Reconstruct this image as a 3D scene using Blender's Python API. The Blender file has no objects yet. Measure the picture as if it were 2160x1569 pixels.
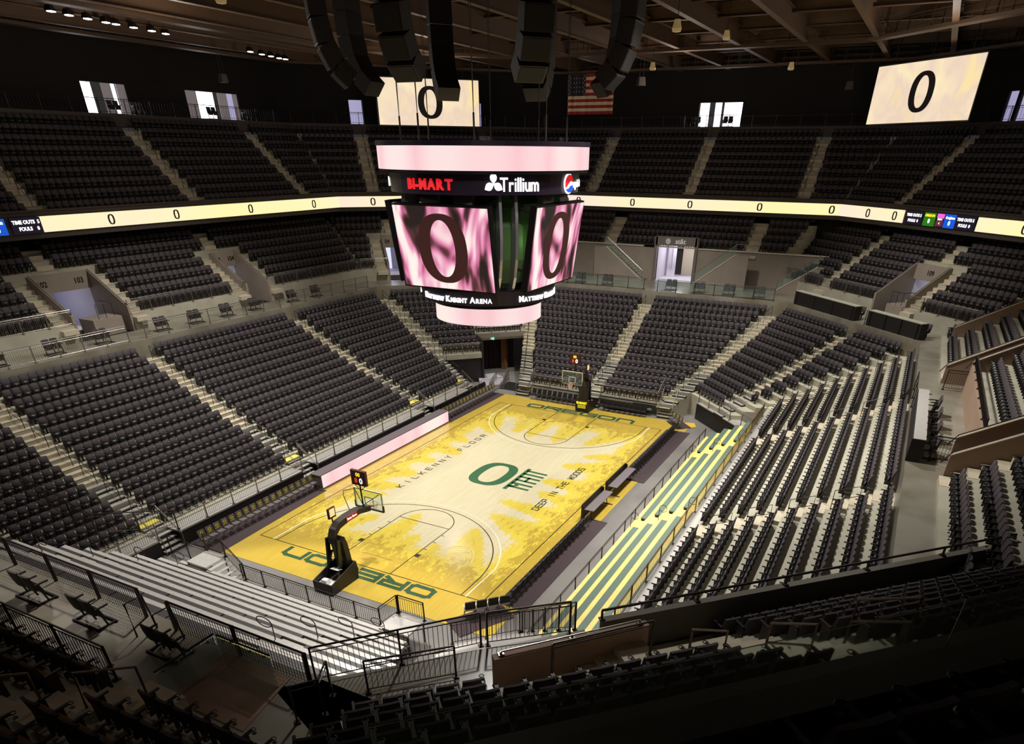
import bpy, math, random
import numpy as np
from mathutils import Matrix, Vector
random.seed(7)
rng = np.random.RandomState(5)
SC = bpy.context.scene
COL = SC.collection
R2 = math.sqrt(2.0)

# ------------------------------------------------------------------ camera
CAM = (-37.963, -22.518, 18.714)
YAW, PIT, ROLL, FPX, CX, CY = 0.4676276, -0.6025208, 0.0081284, 1398.7717, 1128.373, 1284.804
f_ = np.array([math.cos(YAW)*math.cos(PIT), math.sin(YAW)*math.cos(PIT), math.sin(PIT)])
r_ = np.cross(f_, [0, 0, 1]); r_ /= np.linalg.norm(r_); u_ = np.cross(r_, f_)
r2_ = math.cos(ROLL)*r_ + math.sin(ROLL)*u_; u2_ = -math.sin(ROLL)*r_ + math.cos(ROLL)*u_
cd = bpy.data.cameras.new('camera'); cam = bpy.data.objects.new('camera', cd); COL.objects.link(cam)
m = Matrix([[r2_[i], u2_[i], -f_[i], CAM[i]] for i in range(3)] + [[0, 0, 0, 1]])
cam.matrix_world = m
cd.sensor_fit = 'HORIZONTAL'; cd.sensor_width = 36.0; cd.lens = FPX/2160*36
cd.shift_x = (1080-CX)/2160; cd.shift_y = (CY-784.5)/2160
cd.clip_start = 0.05; cd.clip_end = 300
SC.camera = cam
def project(p):
    d = np.asarray(p, float)-np.array(CAM); z = d@f_
    return CX+FPX*(d@r2_)/z, CY-FPX*(d@u2_)/z, z

# ------------------------------------------------------------------ world, lights, exposure
SC.view_settings.view_transform = 'Standard'; SC.view_settings.look = 'None'
SC.view_settings.gamma = 1; SC.view_settings.use_curve_mapping = False
SC.view_settings.exposure = 0.0
W = bpy.data.worlds.new('world'); SC.world = W; W.use_nodes = True
W.node_tree.nodes['Background'].inputs[0].default_value = (1.0, 0.9, 0.84, 1)
W.node_tree.nodes['Background'].inputs[1].default_value = 0.03
def spot(name, loc, aim, power, size, blend, rad=0.6, col=(1.0, 0.965, 0.90)):
    l = bpy.data.lights.new(name, 'SPOT'); l.energy = power; l.spot_size = math.radians(size); l.spot_blend = blend
    l.shadow_soft_size = rad; l.color = col
    o = bpy.data.objects.new(name, l); COL.objects.link(o); o.location = loc
    o.rotation_euler = (Vector(aim)-Vector(loc)).to_track_quat('-Z', 'Y').to_euler(); return o
SPOTS = [(-15, 11), (0, 12.5), (15, 11), (-15, -11), (0, -12.5), (15, -11)]
for i, (x, y) in enumerate(SPOTS):
    spot('court_lamp_light', (x, y, 25.2), (x*0.42, y*0.25, 0), 9000, 96, 0.9)
for x, y, tx, ty, e, sz, bl in ((18, 0, 26, 0, 17000, 84, .8), (-13, 0, -22, -1, 24000, 52, .25), (0, 16, 0, 20, 15000, 100, .8), (-14, 16, -16, 20, 9000, 84, .8), (6, -14, 5, -20, 22000, 90, .8), (-6, -13, -8, -20, 15000, 80, .8),
                          (18, 14, 26, 18, 9000, 80, .8), (18, -14, 26, -19, 12000, 80, .8), (-12, -8, -24, -18, 9000, 50, .5)):
    spot('bowl_lamp_light', (x, y, 25.2), (tx, ty, 4), e, sz, bl)
for x, y, e in ((24, 20, 560), (24, -20, 560), (-20, 22, 560), (2, 24, 560), (34, 0, 560), (6, -24, 420), (-23, -10, 300)):  # unseen fill points added to lift the dark stands, roof and near corner
    l = bpy.data.lights.new('added_fill_light', 'POINT'); l.energy = e; l.shadow_soft_size = 1.2; l.color = (1.0, .86, .74)
    o = bpy.data.objects.new('added_fill_light', l); COL.objects.link(o); o.location = (x, y, 23.6)

# ------------------------------------------------------------------ materials
MATS = {}
def srgb(c):
    return tuple(((v/255)/12.92 if v/255 <= .04045 else ((v/255+.055)/1.055)**2.4) for v in c)
def mat(name, col, rough=0.6, metal=0.0, noise=0.0, nscale=3.0, emit=None, estr=1.0, bump=0.0, spec=0.5, trans=0.0, col2=None):
    if name in MATS: return MATS[name]
    M = bpy.data.materials.new(name); M.use_nodes = True; nt = M.node_tree; b = nt.nodes['Principled BSDF']
    c = srgb(col)+(1,)
    b.inputs['Base Color'].default_value = c; b.inputs['Roughness'].default_value = rough
    b.inputs['Metallic'].default_value = metal; b.inputs['Specular IOR Level'].default_value = spec
    if trans: b.inputs['Transmission Weight'].default_value = trans; b.inputs['IOR'].default_value = 1.1
    if emit is not None:
        b.inputs['Emission Color'].default_value = srgb(emit)+(1,); b.inputs['Emission Strength'].default_value = estr
    if noise or bump:
        tc = nt.nodes.new('ShaderNodeTexCoord'); n = nt.nodes.new('ShaderNodeTexNoise')
        n.inputs['Scale'].default_value = nscale; n.inputs['Detail'].default_value = 5
        nt.links.new(tc.outputs['Object'], n.inputs['Vector'])
        if noise:
            mx = nt.nodes.new('ShaderNodeMix'); mx.data_type = 'RGBA'
            c2 = srgb(col2) if col2 else tuple(v*(1-noise) for v in c[:3])
            mx.inputs[6].default_value = c; mx.inputs[7].default_value = tuple(c2)+(1,)
            rp = nt.nodes.new('ShaderNodeValToRGB'); rp.color_ramp.elements[0].position = .38; rp.color_ramp.elements[1].position = .68
            nt.links.new(n.outputs['Fac'], rp.inputs['Fac']); nt.links.new(rp.outputs['Color'], mx.inputs[0])
            nt.links.new(mx.outputs[2], b.inputs['Base Color'])
        if bump:
            bp = nt.nodes.new('ShaderNodeBump'); bp.inputs['Strength'].default_value = bump
            nt.links.new(n.outputs['Fac'], bp.inputs['Height']); nt.links.new(bp.outputs['Normal'], b.inputs['Normal'])
    MATS[name] = M; return M
def screen(name, cols, scale, strength, stretch=(1, 1, 1), dist=1.5, detail=3, pos=None):
    """a lit screen whose picture is a soft cloud of colours"""
    M = bpy.data.materials.new(name); M.use_nodes = True; nt = M.node_tree; b = nt.nodes['Principled BSDF']
    b.inputs['Base Color'].default_value = (0.01, 0.01, 0.01, 1); b.inputs['Roughness'].default_value = .5
    tc = nt.nodes.new('ShaderNodeTexCoord'); mp = nt.nodes.new('ShaderNodeMapping'); mp.inputs['Scale'].default_value = stretch
    n = nt.nodes.new('ShaderNodeTexNoise'); n.inputs['Scale'].default_value = scale; n.inputs['Detail'].default_value = detail
    n.inputs['Distortion'].default_value = dist
    rp = nt.nodes.new('ShaderNodeValToRGB'); els = rp.color_ramp.elements
    pos = pos or [0.3+0.4*i/(len(cols)-1) for i in range(len(cols))]
    for i, c in enumerate(cols):
        e = els[i] if i < 2 else els.new(pos[i])
        e.position = pos[i]; e.color = srgb(c)+(1,)
    nt.links.new(tc.outputs['Object'], mp.inputs['Vector']); nt.links.new(mp.outputs['Vector'], n.inputs['Vector'])
    nt.links.new(n.outputs['Fac'], rp.inputs['Fac']); nt.links.new(rp.outputs['Color'], b.inputs['Emission Color'])
    b.inputs['Emission Strength'].default_value = strength
    MATS[name] = M; return M

concrete = mat('concrete_tier', (176, 171, 152), .8, noise=.18, nscale=.8, bump=.05)
conc_step = mat('concrete_step', (196, 184, 160), .75, noise=.12, nscale=2)
conc_wall = mat('concrete_wall', (146, 134, 122), .8, noise=.14, nscale=.7, bump=.04)
conc_floor = mat('polished_concrete', (140, 136, 124), .28, noise=.35, nscale=.5, col2=(112, 104, 88))
event_floor = mat('event_floor_concrete', (128, 124, 120), .4, noise=.25, nscale=.35)
alum = mat('aluminium_deck', (196, 192, 186), .38, metal=.35, noise=.1, nscale=6)
steel = mat('galvanised_rail', (134, 128, 122), .35, metal=.7)
dkrail = mat('dark_bronze_rail', (50, 42, 40), .4, metal=.4)
brrail = mat('brown_painted_rail', (84, 62, 52), .45, metal=.2)
black = mat('black_panel', (26, 22, 22), .5)
blackgl = mat('black_gloss', (20, 17, 18), .25)
seat_fab = mat('charcoal_seat_fabric', (66, 58, 61), .8, noise=.2, nscale=20)
seat_pls = mat('black_seat_plastic', (27, 23, 24), .42)
seat_yel = mat('gold_seat_underside', (150, 108, 40), .5)
fascia = mat('balcony_fascia', (70, 62, 58), .7)
curtain = mat('black_drape', (30, 27, 27), .9, bump=.3, nscale=.6)
brown = mat('roof_steel_brown', (98, 74, 54), .6)
brownd = mat('roof_deck_brown', (46, 34, 26), .8, noise=.3, nscale=.4)
carpet = mat('dark_plum_carpet', (66, 52, 56), .9, noise=.1, nscale=8)
green = mat('dark_green_paint', (30, 78, 56), .35)
greenb = mat('green_bench', (96, 116, 104), .45, noise=.08, nscale=8)
yellowb = mat('yellow_bleacher_deck', (236, 218, 130), .5, noise=.1, nscale=1.2, col2=(240, 206, 110))
yelpad = mat('yellow_step_pad', (222, 206, 92), .6)
white = mat('white_wall', (216, 212, 220), .6)
whitepl = mat('white_plastic', (222, 220, 214), .4)
redv = mat('red_letters', (200, 30, 38), .5, emit=(225, 30, 40), estr=.75)
whitev = mat('white_letters', (240, 240, 240), .5, emit=(255, 255, 255), estr=1.3)
blackv = mat('black_lettering', (28, 20, 18), .6)
glass = mat('clear_glass', (225, 240, 235), .05, trans=.95)
daylight = mat('daylight_window', (255, 255, 255), .5, emit=(246, 246, 255), estr=3.0)
lampw = mat('lamp_face', (255, 255, 255), .5, emit=(255, 250, 240), estr=14)
cream_led = screen('cream_led', [(255, 244, 170), (255, 240, 190), (250, 226, 212), (255, 246, 200)], .045, 1.05, dist=.5, detail=1)
cream_scr = screen('cream_screen', [(255, 240, 190), (248, 226, 190), (236, 212, 190), (252, 226, 170)], .35, 1.0, dist=.6)
pink_led = screen('pink_led', [(252, 226, 224), (250, 200, 206), (252, 226, 226), (255, 236, 226)], .28, 1.0, stretch=(1, 1, .02), dist=0, detail=0)
pink_scr = screen('pink_flame_screen', [(30, 14, 14), (96, 50, 56), (206, 110, 150), (238, 160, 190), (255, 226, 226), (255, 244, 236)], .26, 1.0, stretch=(1.5, 1.5, .8), dist=1.6, detail=2, pos=[.36, .42, .47, .52, .58, .64])
blue_scr = mat('blue_score_panel', (10, 60, 170), .4, emit=(12, 82, 200), estr=1)
green_scr = mat('green_score_panel', (20, 90, 20), .4, emit=(36, 110, 16), estr=1)
mag_scr = mat('magenta_score_panel', (200, 60, 160), .4, emit=(226, 100, 210), estr=1)
dk_scr = mat('dark_score_panel', (20, 14, 30), .4, emit=(24, 16, 40), estr=.6)
yel_dig = mat('yellow_digits', (255, 230, 40), .5, emit=(255, 226, 40), estr=1)
red_pan = mat('red_panel', (190, 44, 40), .5)
orange = mat('orange_rim', (220, 100, 40), .4)

# ------------------------------------------------------------------ mesh helpers
class MB:
    def __init__(s): s.v = []; s.f = []; s.m = []
    def add(s, vs, fs, mi=0):
        o = len(s.v); s.v += [tuple(p) for p in vs]; s.f += [tuple(i+o for i in f) for f in fs]; s.m += [mi]*len(fs); return s
    def box(s, c, d, M=None, mi=0, taper=1.0):
        x, y, z = d[0]/2, d[1]/2, d[2]/2; t = taper
        vs = [(-x, -y, -z), (x, -y, -z), (x, y, -z), (-x, y, -z), (-x*t, -y*t, z), (x*t, -y*t, z), (x*t, y*t, z), (-x*t, y*t, z)]
        vs = [Vector(v)+Vector(c) for v in vs]
        if M is not None: vs = [M @ v for v in vs]
        return s.add(vs, [(3, 2, 1, 0), (4, 5, 6, 7), (0, 1, 5, 4), (1, 2, 6, 5), (2, 3, 7, 6), (3, 0, 4, 7)], mi)
    def tube(s, pts, r, n=6, mi=0, closed=False):
        pts = [Vector(p) for p in pts]; k = len(pts); rings = []
        for i, p in enumerate(pts):
            if closed: d = pts[(i+1) % k]-pts[i-1]
            else: d = pts[min(i+1, k-1)]-pts[max(i-1, 0)]
            d.normalize(); a = d.orthogonal() if abs(d.z) > .95 else d.cross(Vector((0, 0, 1)))
            a.normalize(); b = d.cross(a)
            rings.append([p+(a*math.cos(2*math.pi*j/n)+b*math.sin(2*math.pi*j/n))*r for j in range(n)])
        vs = [v for q in rings for v in q]; fs = []
        for i in range(k if closed else k-1):
            a0 = i*n; b0 = ((i+1) % k)*n
            for j in range(n): fs.append((a0+j, a0+(j+1) % n, b0+(j+1) % n, b0+j))
        if not closed: fs += [tuple(range(n))[::-1], tuple((k-1)*n+j for j in range(n))]
        return s.add(vs, fs, mi)
    def prism(s, poly, ext, mi=0):
        """poly: list of 3D points (planar), ext: extrusion vector"""
        n = len(poly); e = Vector(ext); vs = [Vector(p) for p in poly]; vs += [v+e for v in vs]
        fs = [tuple(range(n))[::-1], tuple(range(n, 2*n))]+[(i, (i+1) % n, n+(i+1) % n, n+i) for i in range(n)]
        return s.add(vs, fs, mi)
    def ring(s, outer, inner, ext, mi=0):
        n = len(outer); e = Vector(ext); vs = [Vector(p) for p in outer]+[Vector(p) for p in inner]; vs += [v+e for v in vs]
        fs = []
        for i in range(n):
            j = (i+1) % n
            fs += [(i, n+i, n+j, j), (2*n+i, 2*n+j, 3*n+j, 3*n+i), (i, j, 2*n+j, 2*n+i), (n+i, 3*n+i, 3*n+j, n+j)]
        return s.add(vs, fs, mi)
    def mesh(s, name, mats):
        me = bpy.data.meshes.new(name); me.from_pydata(s.v, [], s.f)
        for m_ in (mats if isinstance(mats, (list, tuple)) else [mats]): me.materials.append(m_)
        if any(s.m): me.polygons.foreach_set('material_index', s.m)
        me.update(); return me
    def build(s, name, mats, parent=None, **k):
        return link(name, s.mesh(name, mats), parent, **k)
def link(name, data, parent=None, loc=None, rot=None, smooth=False, label=None, cat=None, group=None, kind=None, M=None):
    o = bpy.data.objects.new(name, data); COL.objects.link(o)
    if smooth:
        for p in data.polygons: p.use_smooth = True
    if parent is not None: o.parent = parent
    if M is not None: o.matrix_local = M
    if loc is not None: o.location = loc
    if rot is not None: o.rotation_euler = rot
    return tag(o, label, cat, group, kind)
def tag(o, label=None, cat=None, group=None, kind=None):
    if label: o['label'] = label
    if cat: o['category'] = cat
    if group: o['group'] = group
    if kind: o['kind'] = kind
    return o
def empty(name, loc=(0, 0, 0), rz=0, label=None, cat=None, group=None, M=None):
    o = bpy.data.objects.new(name, None); COL.objects.link(o); o.location = loc; o.rotation_euler = (0, 0, rz)
    if M is not None: o.matrix_local = M
    o.empty_display_size = .2
    return tag(o, label, cat, group)
KIDS = {}
def copy_tree(o, parent=None, **k):
    c = o.copy(); COL.objects.link(c)
    if parent is not None: c.parent = parent
    for ch in KIDS.get(o.name, []): KIDS.setdefault(c.name, []).append(copy_tree(ch, c))
    for a, b in k.items(): c[a] = b
    return c
def kids(o, *ch): KIDS.setdefault(o.name, []).extend(ch); return o
S = dict(kind='structure')

def frame(n):
    n = Vector((n[0], n[1], 0)).normalized(); return n
FR = {'L': ((0, 1), (1, 0)), 'F': ((1, 0), (0, 1)), 'R': ((0, -1), (1, 0)), 'N': ((-1, 0), (0, 1)),
      'FL': ((1, 1), (1, -1)), 'FR': ((1, -1), (1, 1)), 'NL': ((-1, 1), (1, 1)), 'NR': ((-1, -1), (1, -1))}
FR = {k: (Vector((*n, 0)).normalized(), Vector((*t, 0)).normalized()) for k, (n, t) in FR.items()}
def P(st, u, v, z=0.0):
    n, t = FR[st]; p = n*v+t*u; return Vector((p.x, p.y, z))
def yaw_of(st):
    n = FR[st][0]; return math.atan2(n.y, n.x)-math.pi/2
NAMES = {'L': 'left side', 'F': 'far end', 'R': 'right side', 'N': 'near end', 'FL': 'far left corner', 'FR': 'far right corner', 'NL': 'near left corner', 'NR': 'near corner'}

# octagon rings: side distances L,R / ends F,N / corners
def octo(side, far, near, c):
    vf = c*R2
    return [(vf-side, side), (far, vf-far), (far, -(vf-far)), (vf-side, -side), (-(vf-side), -side), (-near, -(vf-near)), (-near, vf-near), (-(vf-side), side)]
OSIDES = ['L', 'FL', 'F', 'FR', 'R', 'NR', 'N', 'NL']   # edge i runs from vertex i-1 to i

# ------------------------------------------------------------------ floor and court
mb = MB(); mb.box((0, 0, -.15), (80, 60, .3)); mb.build('floor', event_floor, **S)

def court_material():
    M = bpy.data.materials.new('painted_court_wood'); M.use_nodes = True; nt = M.node_tree; N = nt.nodes; Lk = nt.links; b = N['Principled BSDF']
    at = N.new('ShaderNodeAttribute'); at.attribute_name = 'paint'
    sep = N.new('ShaderNodeSeparateColor'); Lk.new(at.outputs['Color'], sep.inputs[0])
    tc = N.new('ShaderNodeTexCoord')
    mp = N.new('ShaderNodeMapping'); mp.inputs['Scale'].default_value = (1, 1, 1); Lk.new(tc.outputs['Object'], mp.inputs['Vector'])
    n1 = N.new('ShaderNodeTexNoise'); n1.inputs['Scale'].default_value = 4.2; n1.inputs['Detail'].default_value = 7; n1.inputs['Roughness'].default_value = .75
    Lk.new(mp.outputs[0], n1.inputs['Vector'])
    def math_(op, a, bb, c=None):
        q = N.new('ShaderNodeMath'); q.operation = op
        for i, x in enumerate((a, bb, c)):
            if x is None: continue
            if isinstance(x, (int, float)): q.inputs[i].default_value = x
            else: Lk.new(x, q.inputs[i])
        return q.outputs[0]
    g = math_('ADD', sep.outputs[0], math_('MULTIPLY', math_('SUBTRACT', n1.outputs['Fac'], .5), 1.7))
    gm = N.new('ShaderNodeMapRange'); gm.inputs[1].default_value = .44; gm.inputs[2].default_value = .56; Lk.new(g, gm.inputs[0])
    n2 = N.new('ShaderNodeTexNoise'); n2.inputs['Scale'].default_value = 1.6; n2.inputs['Detail'].default_value = 8; n2.inputs['Roughness'].default_value = .8
    mp2 = N.new('ShaderNodeMapping'); mp2.inputs['Scale'].default_value = (.8, 1.6, 1); Lk.new(tc.outputs['Object'], mp2.inputs['Vector']); Lk.new(mp2.outputs[0], n2.inputs['Vector'])
    y = math_('ADD', sep.outputs[1], math_('MULTIPLY', math_('SUBTRACT', n2.outputs['Fac'], .5), 1.9))
    ym = N.new('ShaderNodeMapRange'); ym.inputs[1].default_value = .50; ym.inputs[2].default_value = .60; Lk.new(y, ym.inputs[0])
    bk = N.new('ShaderNodeTexBrick'); bk.inputs['Scale'].default_value = 1.0; bk.inputs['Brick Width'].default_value = 1.2; bk.inputs['Row Height'].default_value = .065
    bk.inputs['Mortar Size'].default_value = .0; bk.inputs['Color1'].default_value = (1, 1, 1, 1); bk.inputs['Color2'].default_value = (.93, .9, .86, 1)
    Lk.new(tc.outputs['Object'], bk.inputs['Vector'])
    def mix(f, a, bb):
        q = N.new('ShaderNodeMix'); q.data_type = 'RGBA'
        Lk.new(f, q.inputs[0])
        for i, x in ((6, a), (7, bb)):
            if isinstance(x, tuple): q.inputs[i].default_value = srgb(x)+(1,)
            else: Lk.new(x, q.inputs[i])
        return q.outputs[2]
    c = mix(ym.outputs[0], (198, 170, 70), (236, 213, 88))
    c = mix(gm.outputs[0], (232, 222, 186), c)
    mm = N.new('ShaderNodeMix'); mm.data_type = 'RGBA'; mm.blend_type = 'MULTIPLY'; mm.inputs[0].default_value = 1
    Lk.new(c, mm.inputs[6]); Lk.new(bk.outputs['Color'], mm.inputs[7]); Lk.new(mm.outputs[2], b.inputs['Base Color'])
    b.inputs['Roughness'].default_value = .2; b.inputs['Coat Weight'].default_value = .4; b.inputs['Coat Roughness'].default_value = .12
    return M
# trees painted on the court: (x, y of tip, dx, dy direction to trunk, length, half width at base)
TREES = [(-6.3, 4.6, -.5, 1, 3.5, 1.2), (-9.0, 3.0, -1, .8, 5, 1.3), (-7.7, .9, -1, 0, 7, 1.5), (-9.9, -.6, -1, 0, 5, 1.0), (-7.6, -3.2, -1, -.35, 6, 1.4), (-10.3, -2.2, -1, -.1, 5, .9),
         (-5.6, -3.1, -.35, -1, 4.5, 1.3), (-1.3, -4.2, -.2, -1, 3.5, .9), (-3.6, -2.6, -.1, -1, 5, .9), (.6, -3.5, .05, -1, 4, 1.2), (3.6, -3.6, .25, -1, 4, 1.3), (5.9, -4.3, .4, -1, 4, 1.0), (8.0, -3.5, 1, -.4, 6, 1.5),
         (9.2, -1.6, 1, 0, 5, 1.0), (7.6, -1.0, 1, 0, 6, 1.2), (7.7, 1.3, 1, .1, 6, 1.2), (8.1, 2.6, 1, .2, 5, 1.0), (7.0, 4.2, 1, .7, 5, 1.5), (10.5, 3.6, 1, .2, 4, .9), (2.0, 4.0, .2, 1, 4, 1.3), (4.4, 4.9, .3, 1, 3, 1.2),
         (-.1, 4.9, .0, 1, 3, 1.2), (-2.6, 4.6, -.2, 1, 3, 1.3), (-4.8, 4.5, -.4, 1, 3, 1.0), (-11.0, -4.4, -1, -.5, 4, 1.2), (11.5, -3.9, 1, -.4, 4, 1.4)]
def court():
    X0, X1, Y0, Y1 = -16.8, 16.8, -9.5, 9.3
    nx, ny = 280, 158
    xs = np.linspace(X0, X1, nx); ys = np.linspace(Y0, Y1, ny); GX, GY = np.meshgrid(xs, ys)
    e = np.maximum((np.abs(GX)-11.2)/1.6, (np.abs(GY)-6.0)/1.1)
    base = np.clip(.5+e*.55, 0, 1.2)
    for x, y, dx, dy, ln, hw in TREES:
        q = math.hypot(dx, dy); dx /= q; dy /= q
        s = (GX-x)*dx+(GY-y)*dy; w = -(GX-x)*dy+(GY-y)*dx
        tier = hw*(np.clip(s/ln, 0, 1)**.8)*1.0+.08+.30*((s*1.5) % 1.0)*(s > 0)
        d = np.minimum(tier-np.abs(w), s*.8)
        base = np.maximum(base, np.clip(.5+d*1.0, 0, 1.15)*(s > -.6))
    ye = np.clip(.5-np.maximum((np.abs(GX)-12.8)/3.5, (np.abs(GY)-7.6)/2.5)*.5, .0, .9)*.62+.12
    near = np.clip(1-np.abs(base-.62)*2.2, 0, 1)*.22
    ye = ye+near
    me = bpy.data.meshes.new('court_floor')
    vs = np.stack([GX.ravel(), GY.ravel(), np.full(nx*ny, .02)], 1)
    idx = np.arange(nx*ny).reshape(ny, nx)
    fs = np.stack([idx[:-1, :-1], idx[:-1, 1:], idx[1:, 1:], idx[1:, :-1]], -1).reshape(-1, 4)
    me.from_pydata(vs.tolist(), [], fs.tolist())
    at = me.color_attributes.new('paint', 'FLOAT_COLOR', 'POINT')
    c = np.stack([base.ravel(), ye.ravel(), np.zeros(nx*ny), np.ones(nx*ny)], 1)
    at.data.foreach_set('color', c.ravel()); me.materials.append(court_material())
    # skirt edge of the laid floor panels
    return link('court_floor', me, label='yellow and pale wood basketball court painted with a ring of forest trees', cat='basketball court')
court_o = court()
mb = MB(); mb.box((0, -.1, -.0), (33.6, 18.8, .03)); mb.build('floor_panel_edge', mat('maple_edge', (170, 140, 60), .5), court_o)

LZ = .024
def stroke(mb, pts, w, z=LZ, close=False, mi=0, cap=.5):
    pts = [Vector((p[0], p[1], 0)) for p in pts]; n = len(pts)
    for i in range(n if close else n-1):
        a, b = pts[i], pts[(i+1) % n]; d = b-a
        if d.length < 1e-6: continue
        d.normalize(); e_ = d*w*(.5 if n < 12 else .12)*cap*2; nn = Vector((-d.y, d.x, 0))*w/2; a = a-e_*(1 if (i or close) else .9); b = b+e_
        mb.add([(q.x, q.y, z+i*.00002) for q in (a-nn, b-nn, b+nn, a+nn)], [(0, 1, 2, 3)], mi)
def arc(cx, cy, r, a0, a1, n=48): return [(cx+r*math.cos(math.radians(a0+(a1-a0)*i/n)), cy+r*math.sin(math.radians(a0+(a1-a0)*i/n))) for i in range(n+1)]
lines = mat('dark_court_line', (60, 52, 24), .3); wline = mat('white_court_line', (244, 240, 214), .3)
A_, B_ = 14.325, 7.62
mb = MB(); stroke(mb, [(-A_, -B_), (A_, -B_), (A_, B_), (-A_, B_)], .06, close=True)
for s in (-1, 1):
    bx = s*A_
    stroke(mb, [(bx, -1.83), (bx-s*5.79, -1.83)], .06); stroke(mb, [(bx, 1.83), (bx-s*5.79, 1.83)], .06)
    stroke(mb, [(bx-s*5.79, -1.83), (bx-s*5.79, 1.83)], .06)
    a0 = -90 if s < 0 else 90
    stroke(mb, arc(bx-s*5.79, 0, 1.83, a0, a0+180), .06)
    cx = s*12.725; y0 = 6.325; an = math.degrees(math.asin(min(1, 6.32/6.325)))
    base = (-88 if s < 0 else 92)
    stroke(mb, [(bx, (-6.32 if s < 0 else 6.32))]+arc(cx, 0, 6.325, base, base+176)+[(bx, (6.32 if s < 0 else -6.32))], .06)
    for yy in (-2.0, 2.0):
        mb.box((bx-s*2.3, yy, LZ-.001), (.34, .28, .002))
        for k in (3.1, 4.0, 4.9): mb.box((bx-s*k, yy-.02*np.sign(yy), LZ-.001), (.06, .2, .002))
mb.build('court_line', lines, court_o)
mb = MB()
for s in (-1, 1):
    bx = s*A_; cx = s*12.725; r = 6.75; yy = 6.6; an = math.degrees(math.asin(yy/r)); base = (-an if s < 0 else 180-an)
    stroke(mb, [(bx, -yy if s < 0 else yy)]+arc(cx, 0, r, base, base+2*an)+[(bx, yy if s < 0 else -yy)], .07, z=LZ+.001)
mb.build('arc_line', wline, court_o)

# block letters drawn as strokes, unit box 1 x 1
GL = {'O': [[(0.15, 0), (.85, 0), (1, .15), (1, .85), (.85, 1), (.15, 1), (0, .85), (0, .15), 'c']], 'D': [[(0, 0), (.75, 0), (1, .25), (1, .75), (.75, 1), (0, 1), 'c']],
      'E': [[(1, 0), (0, 0), (0, 1), (1, 1)], [(0, .5), (.9, .5)]], 'P': [[(0, 0), (0, 1), (1, 1), (1, .45), (0, .45)]], 'I': [[(.5, 0), (.5, 1)]], 'N': [[(0, 0), (0, 1), (1, 0), (1, 1)]],
      'T': [[(0, 1), (1, 1)], [(.5, 0), (.5, 1)]], 'H': [[(0, 0), (0, 1)], [(1, 0), (1, 1)], [(0, .5), (1, .5)]], 'W': [[(0, 1), (.15, 0), (.5, .8), (.85, 0), (1, 1)]], 'S': [[(0, 0), (1, 0), (1, .5), (0, .5), (0, 1), (1, 1)]],
      'K': [[(0, 0), (0, 1)], [(1, 1), (.1, .5), (1, 0)]], 'L': [[(0, 1), (0, 0), (1, 0)]], 'Y': [[(0, 1), (.5, .5), (1, 1)], [(.5, .5), (.5, 0)]], 'F': [[(0, 0), (0, 1), (1, 1)], [(0, .5), (.8, .5)]],
      'R': [[(0, 0), (0, 1), (1, 1), (1, .5), (0, .5)], [(.5, .5), (1, 0)]], 'G': [[(1, 1), (.2, 1), (0, .8), (0, .2), (.2, 0), (1, 0), (1, .5), (.5, .5)]], 'n': [[(0, 0), (0, 1), (.8, 1), (1, .8), (1, 0)]], 'A': [[(0, 0), (.5, 1), (1, 0)], [(.2, .35), (.8, .35)]]}
def letters(mb, text, x0, x1, base, h, up, w, gap=.35, axis='x', flip=1, z=LZ+.002):
    """text laid along axis from x0 to x1, letters rising toward `up` (+1/-1) in the other axis"""
    n = len(text); adv = (x1-x0)/(n-(gap)) ; lw = adv*(1-gap)
    for i, ch in enumerate(text):
        if ch not in GL: continue
        for st in GL[ch]:
            cl = st[-1] == 'c'; pts = [p for p in st if p != 'c']
            q = [(x0+adv*i+p[0]*lw, base+up*p[1]*h) for p in pts]
            if axis == 'y': q = [(b, a) for a, b in q]
            stroke(mb, q, w, z, cl)
mb = MB(); letters(mb, 'DEEP IN THE WOODS', -3.8, 3.8, -5.38, .42, 1, .085, gap=.3); mb.build('court_lettering', mat('dark_olive_letter', (66, 64, 34), .35), court_o, label='dark lettering reading DEEP IN THE WOODS')
mb = MB(); letters(mb, 'KILKENNY FLOOR', -5.0, 6.4, 4.33, .42, 1, .075, gap=.55); mb.build('court_lettering', MATS['dark_olive_letter'], court_o, label='widely spaced dark lettering reading KILKENNY FLOOR')
def ellipse_ring(mb, c, U, V, w, h, wi, hi, ext, n=56, p=2.7, pi_=2.2, mi=0, dx=0, rot=0):
    """ring in the plane (U,V): outer superellipse w x h, inner wi x hi"""
    c = Vector(c); U = Vector(U); V = Vector(V)
    def se(a, ww, hh, pp, sh):
        x = math.copysign(abs(math.cos(a))**(2/pp), math.cos(a))*ww/2; y = math.copysign(abs(math.sin(a))**(2/pp), math.sin(a))*hh/2
        return c+U*(x+sh)+V*y
    o = [se(2*math.pi*i/n, w, h, p, 0) for i in range(n)]; q = [se(2*math.pi*i/n, wi, hi, pi_, dx) for i in range(n)]
    mb.ring(o, q, ext, mi)
cgreen = mat('court_green_paint', (62, 112, 76), .25, noise=.2, nscale=5)
mb = MB(); ellipse_ring(mb, (0, 0, LZ), (math.cos(-.0), math.sin(-.0), 0), (0, 1, 0), 4.0, 2.9, 3.1, 1.55, (0, 0, .002), p=2.7, pi_=2.5)
mb.build('court_emblem', cgreen, court_o, label='large green letter O at centre court')
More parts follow.
